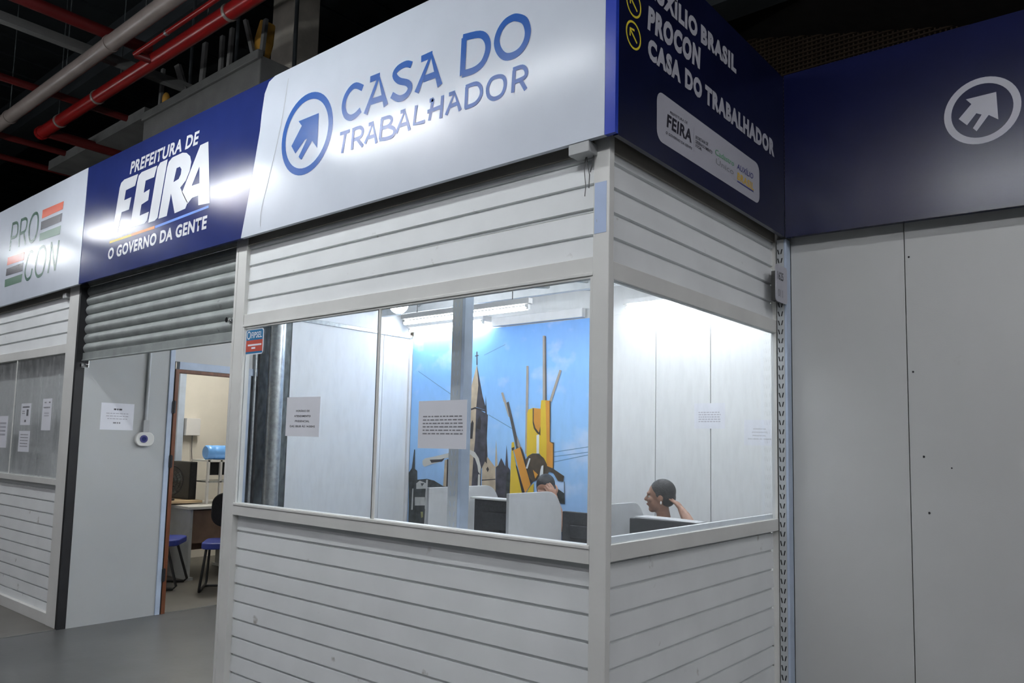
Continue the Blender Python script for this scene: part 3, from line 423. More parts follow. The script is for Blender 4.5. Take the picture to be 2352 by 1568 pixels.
MB().box(XL, XL+.03, YB-.04, YB-.005, 0, 2.62).build('corner_channel', M['white_paint'], wl, bevel=.003)
dr = struct(MB().box(XL-.07, XL+.012, .786, .818, 0, 2.045).box(XL-.07, XL+.006, .818, 1.47, 2.016, 2.045).build('door_1', M['wood_frame'], bevel=.002))
MB().box(XL-.05, XL+.01, .818, 1.57, 2.045, 2.11).build('lintel', M['steel_blue'], dr, bevel=.002)
MB().box(XL-.07, XL+.01, 1.47, 1.50, 0, 2.045).build('right_jamb', M['steel_blue'], dr, bevel=.002)
for z in (.32, 1.26, 1.72):
    MB().box(XL+.004, XL+.022, .772, .80, z-.05, z+.05).tube([(XL+.018, .786, z-.055), (XL+.018, .786, z+.055)], .008, 8).build('hinge', M['black'], dr)
# pipes and a round galvanised post past the doorway
t = thing('round_post', 'round galvanised steel post standing past the doorway, behind the glass', 'post', (XL+.12, 1.69, 0))
MB().tube([(XL+.12, 1.69, 0), (XL+.12, 1.69, 2.95)], .072, 24).build('shaft', M['galv'], t)
MB().tube([(XL+.12, 1.69, 0), (XL+.12, 1.69, .02)], .10, 24).build('base_plate', M['galv'], t)
for i, (y, r, c, lb) in enumerate(((1.535, .014, 'galv', 'thin galvanised conduit beside the doorway'), (1.575, .010, 'black', 'thin black conduit between steel conduit and round post'))):
    tag(MB().tube([(XL+.004+r, y, 0), (XL+.004+r, y, 2.9)], r, 12).build('conduit', M[c]), lb, 'conduit')

# ---- back wall : mural and white panels
wb = struct(MB().box(XL, -2.3, YB+.002, YB+.05, 0, 2.655).build('wall_back', M['panel_in']))
for a, b in ((-2.297, -1.762), (-1.756, -1.254), (-1.248, -.60), (-.594, 0)):
    MB().box(a, b, YB, YB+.05, 0, 2.655).build('panel', M['panel_in'], wb, bevel=.003)
MB().box(XL, 0, YB+.03, YB+.06, 2.655, 2.95).build('upper_panel', M['panel_in'], wb)
wr2 = struct(MB().box(-.04, 0, D, YB, 0, 2.95).build('wall_right', M['panel_in']))
struct(MB().box(XL+.02, -.045, -.0+.05, YB+.04, 2.95, 2.98).build('ceiling', M['panel_in']))
struct(MB().box(-10.5, XL-.04, .06, 4.4, 2.95, 2.98).build('ceiling', M['cream']))
# galvanised roof frame inside the booth
for (lab, b) in (('steel_beam', (-4.8, -.1, 2.95, 3.01, 2.80, 2.88)), ('steel_beam', (-4.8, -.1, 1.25, 1.31, 2.80, 2.88)), ('steel_beam', (-3.28, -3.22, .2, 3.45, 2.88, 2.95)), ('steel_beam', (-1.66, -1.60, .2, 3.45, 2.88, 2.95))):
    struct(MB().box(*b).build('trim_5', M['steel_grey'], bevel=.004))
for a in (((-4.7, 3.35, 2.86), (-3.25, 2.2, 2.86)), ((-3.25, 2.2, 2.86), (-2.2, 3.3, 2.86)), ((-2.9, 1.35, 2.86), (-2.0, 3.2, 2.86))):
    struct(MB().tube(a, .016, 8).build('trim_6', M['galv']))
# slotted uprights
def upright(x0, x1, y0, y1, z1, front='y', slotz=None, name='slotted_upright'):
    mb = MB().box(x0, x1, y0, y1, 0, z1)
    return mb
# right wall
wr = struct(MB().box(.10, 6, D+.045, D+.06, 0, 3.4).build('wall_right', M['hall_dark']))
for a, b in ((.058, .619), (.623, 1.82), (1.824, 3.02), (3.024, 4.22), (4.224, 5.4)):
    MB().box(a, b, D, D+.045, .01, 2.66).build('panel', M['panel'], wr, bevel=.0015)
tp = MB()
for a in (.65, .68, .70): pass
for x, z, r in ((.640, 2.43, .004), (.646, 1.86, .004), (.683, 1.45, .0045), (.70, 1.185, .0045), (.80, 1.40, .003)):
    tp.tube([(x, D-.001, z), (x+.001, D+.003, z)], r*1.3, 8)
tp.build('screw_head', M['black'], wr, kind='stuff')

# ================================================================== THINGS
# ---- slotted steel uprights
t = thing('slotted_upright', 'grey slotted steel upright in the corner where side facade meets right wall', 'post', (.03, D-.035, 0))
MB().box(0.001, .042, D-.062, D-.058, 0, 2.6).box(.001, .004, D-.062, D-.001, 0, 2.6).build('slotted_face', M['steel_grey'], t)
MB().box(.042, .056, D-.062, D-.001, 0, 2.6).build('plain_flange', M['steel_blue'], t, bevel=.002)
sm = MB()
for k in range(52):
    z = .06+k*.0485
    for s in (-1, 1):
        c = .0215+s*.0085
        sm.prism([(c-.003+s*.003, z+.013), (c+.003+s*.003, z+.013), (c+.003-s*.003, z-.013), (c-.003-s*.003, z-.013)], D-.0628, D-.0615, lambda p, q: (p[0], q, p[1]))
sm.build('slot', M['black'], t, kind='stuff')
t = thing('slotted_upright', 'blue-grey slotted steel upright inside the booth behind the notice with a long text', 'post', (-1.045, .33, 0))
MB().box(-1.10, -1.035, .30, .304, 0, 2.88).box(-1.10, -1.096, .304, .36, 0, 2.88).build('slotted_face', M['steel_grey'], t)
MB().box(-1.035, -1.015, .30, .36, 0, 2.88).build('plain_flange', M['steel_blue'], t, bevel=.002)
sm = MB()
for k in range(58):
    z = .06+k*.0485
    for s in (-1, 1):
        c = -1.067+s*.013
        sm.prism([(c-.002+s*.003, z+.012), (c+.002+s*.003, z+.012), (c+.002-s*.003, z-.012), (c-.002-s*.003, z-.012)], .2992, .3005, lambda p, q: (p[0], q, p[1]))
sm.build('slot', M['steel_blue'], t, kind='stuff')

# ---- roller shutter over the corridor
t = thing('roller_shutter', 'half raised galvanised roller shutter under the dark blue sign', 'shutter', (-3.75, .05, 2.03))
prof = [(-.012*math.sin(PI*k/7)-.001, .006+.062*k/7) for k in range(8)]+[(.004, .070), (.008, .0745), (.008, 0), (.003, .003)]
first = MB().prism(prof, -4.872, -2.640, lambda p, q: (q, .052+p[0], p[1]), smooth=False).build('slat', M['shutter'], t)
first.location.z += 2.104
for k in range(1, 8):
    c = first.copy(); COL.objects.link(c); c.location.z = first.location.z+.0755*k
MB().box(-4.872, -2.640, .040, .056, 2.046, 2.104).box(-4.872, -2.640, .034, .058, 2.040, 2.050).build('bottom_bar', M['shutter'], t, bevel=.002)
for x in (-4.80, -2.70):
    o = MB().tube([(x, .042, 2.00 if x < -4 else 2.17), (x, .004, 2.00 if x < -4 else 2.17)], .016, 16).tube([(x+.02, .042, 2.005 if x < -4 else 2.165), (x+.04, .02, 2.005 if x < -4 else 2.165)], .009, 10)
    o.box(x-.03, x+.045, .042, .047, 1.985 if x < -4 else 2.15, 2.045 if x < -4 else 2.19)
    o.build('lock', M['chrome'] if x > -4 else M['chrome'], t)

# ---- signs
def sign_box(poly, y0, y1, name, m, parent): return MB().prism(poly, y0, y1, lambda p, q: (p[0], q, p[1])).build(name, m, parent)
FY = pl('y', SGY)
s1 = thing('fascia_sign', 'white sign reading PRO CON with red, black and green bars', 'sign', (-5.9, -.05, 3.1))
sign_box([(-8.7, 2.622), (-4.784, 2.622), (-4.759, 3.540), (-8.7, 3.548)], SGY, -.040, 'panel', M['sign_white'], s1)
MB().box(-8.6, -4.9, -.040, 0, 2.72, 2.76).box(-8.6, -4.9, -.040, 0, 3.38, 3.42).build('mounting_rail', M['beam'], s1)
strokes(DATA['PROSTR'], .027, FY, 'lettering', M['print_green'], s1, -.0012)
for i, c in enumerate(('print_red', 'print_black', 'print_green_b')*2):
    o = tess([[DATA['BARS'][i]]], FY, 'colour_bar', M[c], s1, d=-.0012)
s2 = thing('fascia_sign', 'dark blue sign reading PREFEITURA DE FEIRA above the roller shutter', 'sign', (-3.6, -.05, 3.1))
WE = DATA['WEDGE']
sign_box([(-4.783, 2.622)]+[WE[-1]]+WE[::-1][1:]+[(-4.758, 3.540)], SGY+.002, -.040, 'panel', M['sign_blue'], s2)
MB().box(-4.7, -2.64, -.040, .0, 2.72, 2.76).box(-4.7, -2.5, -.040, 0, 3.38, 3.42).build('mounting_rail', M['beam'], s2)
MB().box(-4.905, -2.624, 0, .045, 2.70, 2.78).box(-4.905, -2.624, 0, .045, 3.37, 3.45).build('header_beam', M['frame'], s2)
F2 = pl('y', SGY+.002)
tess([[DATA['FEIRA'][0]], [DATA['FEIRA'][1]], [DATA['FEIRA'][2]], DATA['FEIRA_R'], DATA['FEIRA_A']], F2, 'lettering', M['print_white'], s2, d=-.0012)
text('PREFEITURA DE', DATA['T_PREF'], F2, 'lettering', M['print_white'], s2, .032, -.0012)
text('O GOVERNO DA GENTE', DATA['T_GOV'], F2, 'lettering', M['print_white'], s2, .038, -.0012)
a, b, c_, d_ = DATA['SW1']
mid = lambda p, q, k: (p[0]+(q[0]-p[0])*k, p[1]+(q[1]-p[1])*k)
tess([[[a, mid(a, b, .5), mid(d_, c_, .5), d_]]], F2, 'yellow_underline', M['print_yellow'], s2, d=-.0012)
tess([[[mid(a, b, .5), b, c_, mid(d_, c_, .5)]]], F2, 'orange_underline', M['print_orange'], s2, d=-.0012)
tess([[DATA['SW2']]], F2, 'blue_underline', M['print_sky'], s2, d=-.0012)
s3 = thing('fascia_sign', 'large white sign reading CASA DO TRABALHADOR with a blue arrow in a ring', 'sign', (-1.2, -.05, 3.1))
sign_box(WE[::-1][:-1]+[WE[0]]+[(-1.2, 3.508), (.0145, 3.487), (.0145, 2.618)], SGY, -.040, 'panel', M['sign_white'], s3)
MB().box(-2.25, .0, -.040, 0, 2.72, 2.76).box(-2.15, .0, -.040, 0, 3.38, 3.42).build('mounting_rail', M['beam'], s3)
strokes(DATA['CASA'], .032, FY, 'lettering', M['print_blue'], s3, -.0012)
strokes(DATA['TRAB'], .0185, FY, 'lettering', M['print_blue'], s3, -.0012)
ellipse_ring(-1.876, 3.093, .2285, .2235, .037, FY, 'ring', M['print_blue'], s3, -.0012)
tess([[DATA['ARROW']]], FY, 'arrow', M['print_blue'], s3, d=-.0013)
strokes([DATA['CRACK']], .0035, FY, 'sheet_seam', M['box_grey'], s3, -.001)
s4 = thing('direction_sign', 'near-black blue sign on the side listing AUXÍLIO BRASIL, PROCON and CASA DO TRABALHADOR', 'sign', (.05, .8, 3.0))
MB().prism([(-.040, 2.614), (1.628, 2.6035), (1.628, 3.49), (-.040, 3.478)], .040, .061, lambda p, q: (q, p[0], p[1])).build('panel', M['sign_dark'], s4)
MB().box(.0155, .0615, SGY, -.041, 2.6175, 3.487).build('edge_trim', M['edge_blue'], s4)
MB().box(0, .040, .05, 1.6, 2.72, 2.76).box(0, .040, .05, 1.6, 3.38, 3.42).build('mounting_rail', M['beam'], s4)
SX = pl('x', .0612)
text('PROCON', DATA['T_PROC'], SX, 'lettering', M['print_grey'], s4, .062, .0012)
C1, C2, C3 = DATA['T_C1'], DATA['T_C2'], DATA['T_C3']
zb, zt = 2.998, 3.086
for s_, y0, y1 in (('CASA', C1[0][0], C1[1][0]), ('DO', C2[0][0], C2[1][0]), ('TRABALHADOR', C3[0][0], C3[1][0])):
    text(s_, [(y0, zb), (y1, zb), (y0+.002, zt)], SX, 'lettering', M['print_grey'], s4, .062, .0012)
text('AUXÍLIO', [(.145, 3.262), (.60, 3.263), (.147, 3.348)], SX, 'lettering', M['print_grey'], s4, .062, .0012)
text('BRASIL', [(.634, 3.263), (1.0105, 3.265), (.636, 3.349)], SX, 'lettering', M['print_grey'], s4, .062, .0012)
for zc in (3.172, 3.043):
    ellipse_ring(.062, zc, .056, .056, .0085, SX, 'arrow_ring', M['print_yellow'], s4, .0012)
    strokes([[(.088, zc-.022), (.038, zc+.014)], [(.036, zc-.012), (.036, zc+.018), (.068, zc+.022)]], .009, SX, 'arrow', M['print_yellow'], s4, .0012)
pp = rounded(.245, 1.284, 2.690, 2.897, .045)
tess([[pp]], SX, 'logo_plate', M['print_grey'], s4, d=.001)
S2 = .002
text('FEIRA', DATA['T_F2'], SX, 'logo_lettering', M['print_ink'], s4, .035, S2)
text('PREFEITURA DE', DATA['T_P2'], SX, 'logo_lettering', M['print_ink'], s4, .0, S2)
text('O GOVERNO DA GENTE', DATA['T_G2'], SX, 'logo_lettering', M['print_ink'], s4, .01, S2)
strokes([DATA['VL']], .0015, SX, 'divider_line', M['text_grey'], s4, S2)
for s_, tr in zip(('SECRETARIA DE', 'DESENVOLVIMENTO', 'SOCIAL'), DATA['T_SEC']): text(s_, tr, SX, 'logo_lettering', M['print_ink'], s4, .01, S2)
text('Cadastro', DATA['T_CAD'], SX, 'green_lettering', M['print_lime'], s4, .0, S2)
text('Único', DATA['T_UNI'], SX, 'grey_lettering', M['text_grey'], s4, .0, S2)
text('AUXÍLIO', DATA['T_AX'], SX, 'indigo_lettering', M['print_indigo'], s4, .01, S2)
text('BRASIL', DATA['T_BR'], SX, 'gold_lettering', M['print_gold'], s4, .03, S2)
strokes([[DATA['T_BR2'][0], DATA['T_BR2'][1]]], .006, SX, 'lettering_underline', M['print_indigo'], s4, S2)
s5 = thing('fascia_sign', 'plain navy blue sign with a pale arrow in a ring over the right wall', 'sign', (1.2, D-.08, 3.0))
MB().prism([(.0625, 2.600), (1.13, 2.578), (3.2, 2.545), (3.2, 3.42), (1.16, 3.484), (.0625, 3.502)], D-.09, D-.06, lambda p, q: (p[0], q, p[1])).build('panel', M['sign_navy'], s5)
MB().box(.1, 3.1, D-.06, D+.045, 2.69, 2.73).box(.1, 3.1, D-.06, D+.045, 3.34, 3.38).build('mounting_rail', M['beam'], s5)
FW = pl('y', D-.09)
ellipse_ring(.984, 3.056, .155, .158, .0305, FW, 'ring', M['print_grey'], s5, -.0012)
tess([[DATA['WARR']]], FW, 'arrow', M['print_grey'], s5, d=-.0012)

# ---- small fittings on the facade
t = thing('junction_box', 'grey junction box with dangling wires under the large white sign', 'box', (-.115, -.02, 2.61))
MB().box(-.150, -.056, -.060, .006, 2.573, 2.6165).build('housing', M['box_grey'], t, bevel=.003)
MB().tube([(-.10, -.01, 2.592), (-.095, -.012, 2.55), (-.083, -.012, 2.50), (-.088, -.008, 2.45)], .0022, 6).tube([(-.10, -.01, 2.592), (-.108, -.012, 2.53), (-.10, -.012, 2.46), (-.105, -.010, 2.42)], .0018, 6).tube([(-.075, -.005, 2.60), (-.066, -.010, 2.57), (-.075, -.010, 2.53), (-.088, 0, 2.515)], .0022, 6).build('wire', M['wire'], t)
tag(MB().box(-.066, -.012, -.0012, 0, 2.268, 2.466).build('blue_label', M['label_blue']), 'worn light blue label on the white corner post', 'label')
st = thing('sticker', 'small blue and red sticker in the top left corner of the front window', 'sticker', (-2.40, .012, 2.03))
FS = pl('y', .0125)
x0, x1, z0, z1 = -2.488, -2.306, 1.945, 2.093
MB().prism(rounded(x0, x1, z0, z1, .018), .0125, .0138, lambda p, q: (p[0], q, p[1])).build('backing', M['paper'], st)
tess([[rounded(x0+.006, x1-.006, 2.028, z1-.006, .014, corners=(1, 1, 0, 0))], [[(x0+.006, 1.962), (x1-.006, 1.962), (x1-.006, 1.951), (x0+.006, 1.951)]]], FS, 'blue_band', M['sticker_blue'], st, d=-.0006)
tess([[[(x0+.006, 2.028), (x1-.006, 2.028), (x1-.006, 1.962), (x0+.006, 1.962)]]], FS, 'red_band', M['sticker_red'], st, d=-.0006)
text('FIPSEL', [(x0+.055, 2.040), (x1-.016, 2.040), (x0+.060, 2.074)], FS, 'lettering', M['paper'], st, .02, -.0012)
ellipse_ring(x0+.032, 2.058, .020, .024, .007, FS, 'emblem_ring', M['paper'], st, -.0012)
strokes([[(x0+.026, 2.000), (x1-.016, 2.000)], [(x0+.065, 1.982), (x0+.105, 1.982)]], .010, FS, 'text_line', M['paper'], st, -.0012)

def sheet(name, label, x0, x1, z0, z1, y, lines=None, tilt=0.0, par=None, group=None, m='paper', ax='y', thick=.0006):
    cx, cz = (x0+x1)/2, (z0+z1)/2
    t = thing(name, label, 'paper', (cx, y, cz) if ax == 'y' else (y, cx, cz), group)
    f0 = pl(ax, y); sg = -1 if ax == 'y' else 1
    rot = lambda p: (cx+(p[0]-cx)*math.cos(tilt)-(p[1]-cz)*math.sin(tilt), cz+(p[0]-cx)*math.sin(tilt)+(p[1]-cz)*math.cos(tilt))
    q = [rot(p) for p in ((x0, z0), (x1, z0), (x1, z1), (x0, z1))]
    MB().prism(q, 0, thick, lambda p, k: f0(p, k*sg)).build('sheet', M[m], t)
    f1 = lambda p, d=0: f0(rot(p), sg*(thick+.0005))
    wd, ht = x1-x0, z1-z0
    for ln in (lines or []):
        s_, u0, u1, v0, v1, bold, mt = ln
        if s_ is None:
            seg = []; u = u0; rr = random.Random(int(v0*1000))
            while u < u1-.02:
                L_ = rr.uniform(.04, .10); seg.append([(x0+wd*u, z0+ht*(v0+v1)/2), (x0+wd*min(u+L_, u1), z0+ht*(v0+v1)/2)]); u += L_+.02
            strokes(seg, ht*(v1-v0), f1, 'text_line', M[mt], t)
        else:
            text(s_, [(x0+wd*u0, z0+ht*v0), (x0+wd*u1, z0+ht*v0), (x0+wd*u0, z0+ht*v1)], f1, 'text_line', M[mt], t, bold)
    return t
hor = [('HORÁRIO DE', .30, .70, .62, .67, .02, 'text_dark'), ('ATENDIMENTO', .25, .74, .49, .54, .02, 'text_dark'), ('PRESENCIAL', .28, .71, .36, .41, .02, 'text_dark'), ('DAS 08:00 ÀS 14:00HS', .13, .88, .23, .28, .02, 'text_dark')]
sheet('notice_sheet', 'white sheet with four short centred lines on the left part of the front window', -2.048, -1.752, 1.483, 1.690, .014, hor, -.008)
par_ = [(None, .10, .93, .655-k*.072, .680-k*.072, 0, 'text_grey') for k in range(6)]
sheet('notice_sheet', 'white sheet with a six-line paragraph on the front window before the steel upright', -1.022, -.722, 1.440, 1.652, .020, par_, .004)
hb = [(s_, a_, b_, c1, d1, .0, 'text_grey') for (s_, a_, b_, c1, d1, e1, f1_) in hor]
sheet('notice_sheet', 'white sheet with four text lines on the back wall near the right window jamb', -.965, -.715, 1.500, 1.700, YB, hb, -.01)
sheet('notice_sheet', 'faint white sheet across the panel joint on the back wall', -1.395, -1.125, 1.630, 1.838, YB, [(None, .14, .86, .62-k*.09, .66-k*.09, 0, 'print_grey') for k in range(5)])
sheet('notice_sheet', 'laminated landscape sheet on the corridor wall beside the grey conduit', .205, .462, 1.512, 1.726, XL, [(None, .38, .64, .74, .80, 0, 'text_dark'), (None, .16, .86, .60, .63, 0, 'print_grey'), (None, .16, .86, .50, .53, 0, 'print_grey'), (None, .2, .8, .40, .43, 0, 'print_grey'), (None, .38, .6, .24, .29, 0, 'text_grey')], 0, ax='x')
sheet('notice_sheet', 'sheet with a dark drawing on the left window, above another sheet', -6.03, -5.80, 1.540, 1.726, .014, [(None, .15, .85, .80, .86, 0, 'text_dark'), (None, .15, .4, .62, .66, 0, 'text_grey'), (None, .15, .4, .52, .56, 0, 'text_grey'), (None, .58, .78, .42, .72, 0, 'text_dark'), (None, .44, .58, .14, .24, 0, 'text_dark')], .0)
sheet('notice_sheet', 'sheet with dense small text on the left window, under the drawing', -6.035, -5.78, 1.312, 1.490, .014, [(None, .15, .85, .80-k*.14, .84-k*.14, 0, 'text_grey') for k in range(5)])
sheet('notice_sheet', 'tall pale sheet on the left window, nearest to the white post', -5.540, -5.345, 1.497, 1.757, .014, [(None, .2, .4, .86, .90, 0, 'text_grey'), (None, .68, .84, .86, .90, 0, 'text_dark'), (None, .15, .85, .70, .74, 0, 'text_grey'), (None, .25, .75, .52, .56, 0, 'print_grey'), (None, .25, .75, .44, .48, 0, 'print_grey')])
sheet('notice_sheet', 'sheet cut by the left edge of the photo on the left window', -6.60, -6.36, 1.337, 1.622, .020, [(None, .15, .85, .74-k*.12, .80-k*.12, 0, 'print_grey') for k in range(4)])

# number plaque
t = thing('number_plaque', 'small white plaque numbered 1625 at the top of the slotted upright', 'plaque', (.06, 1.6, 2.35))
MB().prism(rounded(1.500, 1.655, 2.238, 2.435, .02), .0555, .0605, lambda p, q: (q, p[0], p[1])).build('plate', M['print_grey'], t)
MB().box(-.004, .0555, 1.60, 1.64, 2.26, 2.42).build('bracket', M['beam'], t)
text('1625', [(1.52, 2.355), (1.600, 2.355), (1.52, 2.398)], pl('x', .0606), 'lettering', M['text_dark'], t, .02, .0006)
text('011', [(1.525, 2.265), (1.59, 2.265), (1.525, 2.305)], pl('x', .0606), 'lettering', M['text_grey'], t, .02, .0006)

# wall conduit with round device
t = thing('ticket_button', 'white oval wall device with a dark blue round button on the corridor wall', 'device', (XL+.02, .553, 1.44))
MB().prism(rounded(.478, .628, 1.385, 1.500, .05, 7), XL, XL+.035, lambda p, q: (q, p[0], p[1]), smooth=False).build('housing', M['frame'], t, bevel=.006)
MB().tube([(XL+.035, .540, 1.445), (XL+.041, .540, 1.445)], .031, 24).build('button', M['print_indigo'], t)
MB().tube([(XL+.041, .540, 1.445), (XL+.043, .540, 1.445)], .018, 20).build('button_ring', M['sign_blue'], t)
t = thing('conduit', 'grey conduit with a switch box running down to the oval device', 'conduit', (XL+.015, .556, 1.6))
MB().tube([(XL+.014, .560, 2.95), (XL+.014, .556, 1.59)], .013, 12).build('pipe', M['steel_grey'], t)
MB().box(XL, XL+.03, .535, .582, 1.50, 1.60).build('switch_box', M['box_grey'], t, bevel=.004)

# ---- fluorescent fixtures over the aisle (out of view), with added fill tubes
def fixture(x0, x1, y, z, tube, label, n=2, group=None, grp=None, r=.016, w=.12, wall=None, drop=None):
    t = thing('tube_light', label, 'light', ((x0+x1)/2, y, z), grp)
    MB().box(x0-.03, x1+.03, y-w/2, y+w/2, z+.03, z+.075).build('housing', M['white_paint'], t, bevel=.004)
    for k in range(n):
        yy = y+(k-(n-1)/2)*.07
        MB().tube([(x0, yy, z), (x1, yy, z)], r, 12).build('tube', M[tube], t)
    if wall: MB().box(x0, x1, y+w/2-.004, wall, z+.02, z+.08).build('bracket', M['white_paint'], t)
    if drop: MB().tube([(x0+.15, y, z+.07), (x0+.15, y, drop)], .004, 6).tube([(x1-.15, y, z+.07), (x1-.15, y, drop)], .004, 6).build('hanger', M['wire'], t)
    for x in (x0, x1): MB().box(x-.015, x+.015, y-w/2+.01, y+w/2-.01, z-.012, z+.035).build('socket', M['white_paint'], t)
    return t
g_ = 'twin tube lights hanging in a row over the aisle'
for (a, b) in ((-2.1, -.9), (-3.5, -2.3), (-5.5, -4.3), (-8.1, -6.9), (-10.2, -9.0)):
    fixture(a, b, -1.4, 3.81, 'tube_dim' if a == -2.1 else ('tube_hall_b' if a == -3.5 else 'tube_half'), 'twin tube light over the aisle in front of the stalls', grp=g_, w=.07)
    tt = MB().tube([(a+.2, -1.4, 3.88), (a+.2, -1.4, 8.0)], .004, 6).tube([(b-.2, -1.4, 3.88), (b-.2, -1.4, 8.0)], .004, 6)
    tt.build('hanger', M['wire'], bpy.data.objects[[o.name for o in bpy.data.objects if o.name.startswith('tube_light')][-1]])
g2 = 'far twin tube lights of the hall'
for (a, b, y, z) in ((.0, 1.3, -3.2, 4.18), (1.9, 3.1, -3.2, 4.18), (2.6, 3.8, -.9, 4.4), (4.4, 5.6, -.9, 4.4), (6.5, 7.7, -2.5, 4.4), (4.6, 5.8, -4.8, 4.4), (-5.1, -3.9, -3.4, 4.9), (-9, -7.8, -3.4, 4.9), (-1.5, -.3, -6.5, 5.2), (2.5, 3.7, -6.5, 5.2), (-5.5, -4.3, -6.5, 5.2), (-9.5, -8.3, -6.5, 5.2)):  # unseen; tubes on the right added as fill for side facade and right wall
    t = fixture(a, b, y, z, 'tube_fill_right' if y == -.9 or a == 6.5 else ('tube_hall' if a == .0 else 'tube_far'), 'unseen twin tube light filling the hall', grp=g2)
    MB().tube([(a+.2, y, z+.07), (a+.2, y, 8.0)], .004, 6).tube([(b-.2, y, z+.07), (b-.2, y, 8.0)], .004, 6).build('hanger', M['wire'], t)
# booth lights
fixture(-1.5, -.35, 1.0, 2.84, 'tube_booth', 'unseen fill tube light added on the booth ceiling above the desks', 1, w=.05, drop=2.95)  # added out of view to brighten the right part of the booth
fixture(-1.5, -.35, 2.3, 2.84, 'tube_booth', 'unseen fill tube light added on the booth ceiling near the person in profile', 1, w=.05, drop=2.95)  # another added fill tube, hidden above the window head
fixture(-4.78, -3.70, 3.38, 2.70, 'tube_booth', 'lit tube light along the top of the mural', 1, w=.05, wall=YB+.035)
fixture(-3.45, -2.08, 2.1, 2.50, 'tube_booth', 'hanging tube light in front of the mural', 1, w=.05, drop=2.95)
fixture(-2.0, -.8, 3.40, 2.69, 'tube_booth', 'lit tube light on the back wall over the white panels', 1, w=.05, wall=YB+.035)
tag(MB().box(-3.62, -2.50, 3.43, 3.487, 2.660, 2.745).build('light_batten', M['white_paint'], bevel=.004), 'unlit white light batten above the mural', 'light')
t = thing('globe_light', 'glowing round globe light on the booth ceiling at left', 'light', (-3.65, 2.2, 2.9))
MB().ball((-3.65, 2.2, 2.70), .085).build('globe', M['tube_booth'], t)
MB().tube([(-3.65, 2.2, 2.78), (-3.65, 2.2, 2.95)], [.045, .06], 16).build('base', M['white_paint'], t)

# ---- mural
mu = thing('wall_mural', 'large printed mural of a church tower and a yellow monument against blue sky', 'mural', (-3.6, YB-.002, 1.5))
MB().box(-4.835, -2.30, YB-.003, YB+.001, .25, 2.652).build('sky_sheet', M['sky'], mu)
FM = pl('y', YB-.003)
for i, (c, poly) in enumerate(DATA['MURAL']):
    tess([[poly]], FM, {'stonelit': 'church_stone', 'stonedark': 'church_shade_print', 'arch': 'dark_print', 'cream': 'lamp_arm_print', 'tree': 'foliage_print', 'board': 'billboard_print', 'leaf': 'leaf_print', 'tan': 'rod_print', 'greyrod': 'rod_print', 'yellow': 'monument_print', 'orange': 'monument_print', 'dirt': 'monument_detail', 'white': 'monument_highlight'}[c], M['m_'+c], mu, d=-.0003*(i+1)*.5-.0005)
strokes(DATA['WIRES'], .006, FM, 'wire_print', M['m_wire'], mu, -.0006)
# ---- booth furniture: desks, screens' backs, dividers
def divider(label, x, y0, y1, z1, grp=None):
    t = thing('desk_divider', label, 'divider', (x, (y0+y1)/2, 0), grp)
    MB().prism([(y0, .04), (y1, .04), (y1, z1-.22)]+[(y1-.16+.16*math.cos(a), z1-.20+.20*math.sin(a)) for a in [PI/2*k/8 for k in range(0, 9)]]+[(y0, z1)], x-.0125, x+.0125, lambda p, q: (q, p[0], p[1])).build('board', M['div_grey'], t, bevel=.002)
    for y in (y0+.06, y1-.06): MB().tube([(x, y, 0), (x, y, .045)], .02, 10).build('foot', M['black'], t)
    return t
divider('grey divider board behind the steel upright', -2.60, 1.62, 2.42, 1.135)
divider('grey divider board with a rounded corner, in front of the hand-on-forehead person', -1.93, 1.74, 2.36, 1.125)
divider('grey divider board seen through the side window beside the person in profile', -1.12, 1.72, 2.20, 1.105)
t = thing('long_desk', 'light grey desk running behind the front window sill', 'desk', (-1.9, 2.0, 0))
MB().box(-3.3, -2.62, 1.55, 2.30, .715, .74).box(-2.58, -1.95, 1.55, 2.30, .715, .74).box(-1.91, -1.14, 1.55, 2.30, .715, .74).box(-1.10, -.45, 1.55, 2.30, .715, .74).build('desktop', M['desk_white'], t, bevel=.002)
for x in (-3.28, -.49): MB().box(x, x+.03, 1.6, 2.25, 0, .715).build('side_panel', M['div_grey'], t)
def screen(label, cx, y, w, z0, z1, tilt=0, grp=None, m='speck'):
    t = thing('computer_screen', label, 'monitor', (cx, y, .74), grp)
    MB().box(cx-w/2, cx+w/2, y-.018, y+.018, z0, z1).box(cx-w*.3, cx+w*.3, y-.04, y-.015, z0+.04, z1-.09).build('shell', M[m], t, bevel=.006)
    MB().box(cx-w/2+.012, cx+w/2-.012, y+.018, y+.020, z0+.02, z1-.012).build('panel', M['black_gloss'], t)
    MB().box(cx-.03, cx+.03, y-.03, y-.018, .76, z0+.12).build('neck', M['black'], t)
    MB().prism([(cx+.12*math.cos(k*PI/8), y+.09*math.sin(k*PI/8)) for k in range(16)], .74, .752, lambda p, q: (p[0], p[1], q)).build('foot', M['black'], t)
    return t
screen('dark back of a screen seen between the steel upright and the rounded divider', -2.27, 2.05, .48, .79, 1.045)
tag(MB().box(-2.52, -2.06, 1.995, 2.12, 1.047, 1.060).build('white_board', M['desk_white'], bevel=.002), 'thin white board lying on top of the dark screen behind the steel upright', 'board')
screen('dark back of a screen beside the white corner post, right of the rounded divider', -1.54, 2.14, .40, .78, 1.0)
t = screen('dark speckled back of a screen below the person in profile', -.79, 1.90, .50, .79, 1.020)
tag(MB().prism([(-1.0, 1.022), (-.58, 1.022), (-.58, 1.024), (-.80, 1.030), (-1.0, 1.032)], 1.885, 2.02, lambda p, q: (p[0], q, p[1])).build('paper_tray', M['div_grey']), 'flat grey tray on top of the speckled screen below the person in profile', 'tray')

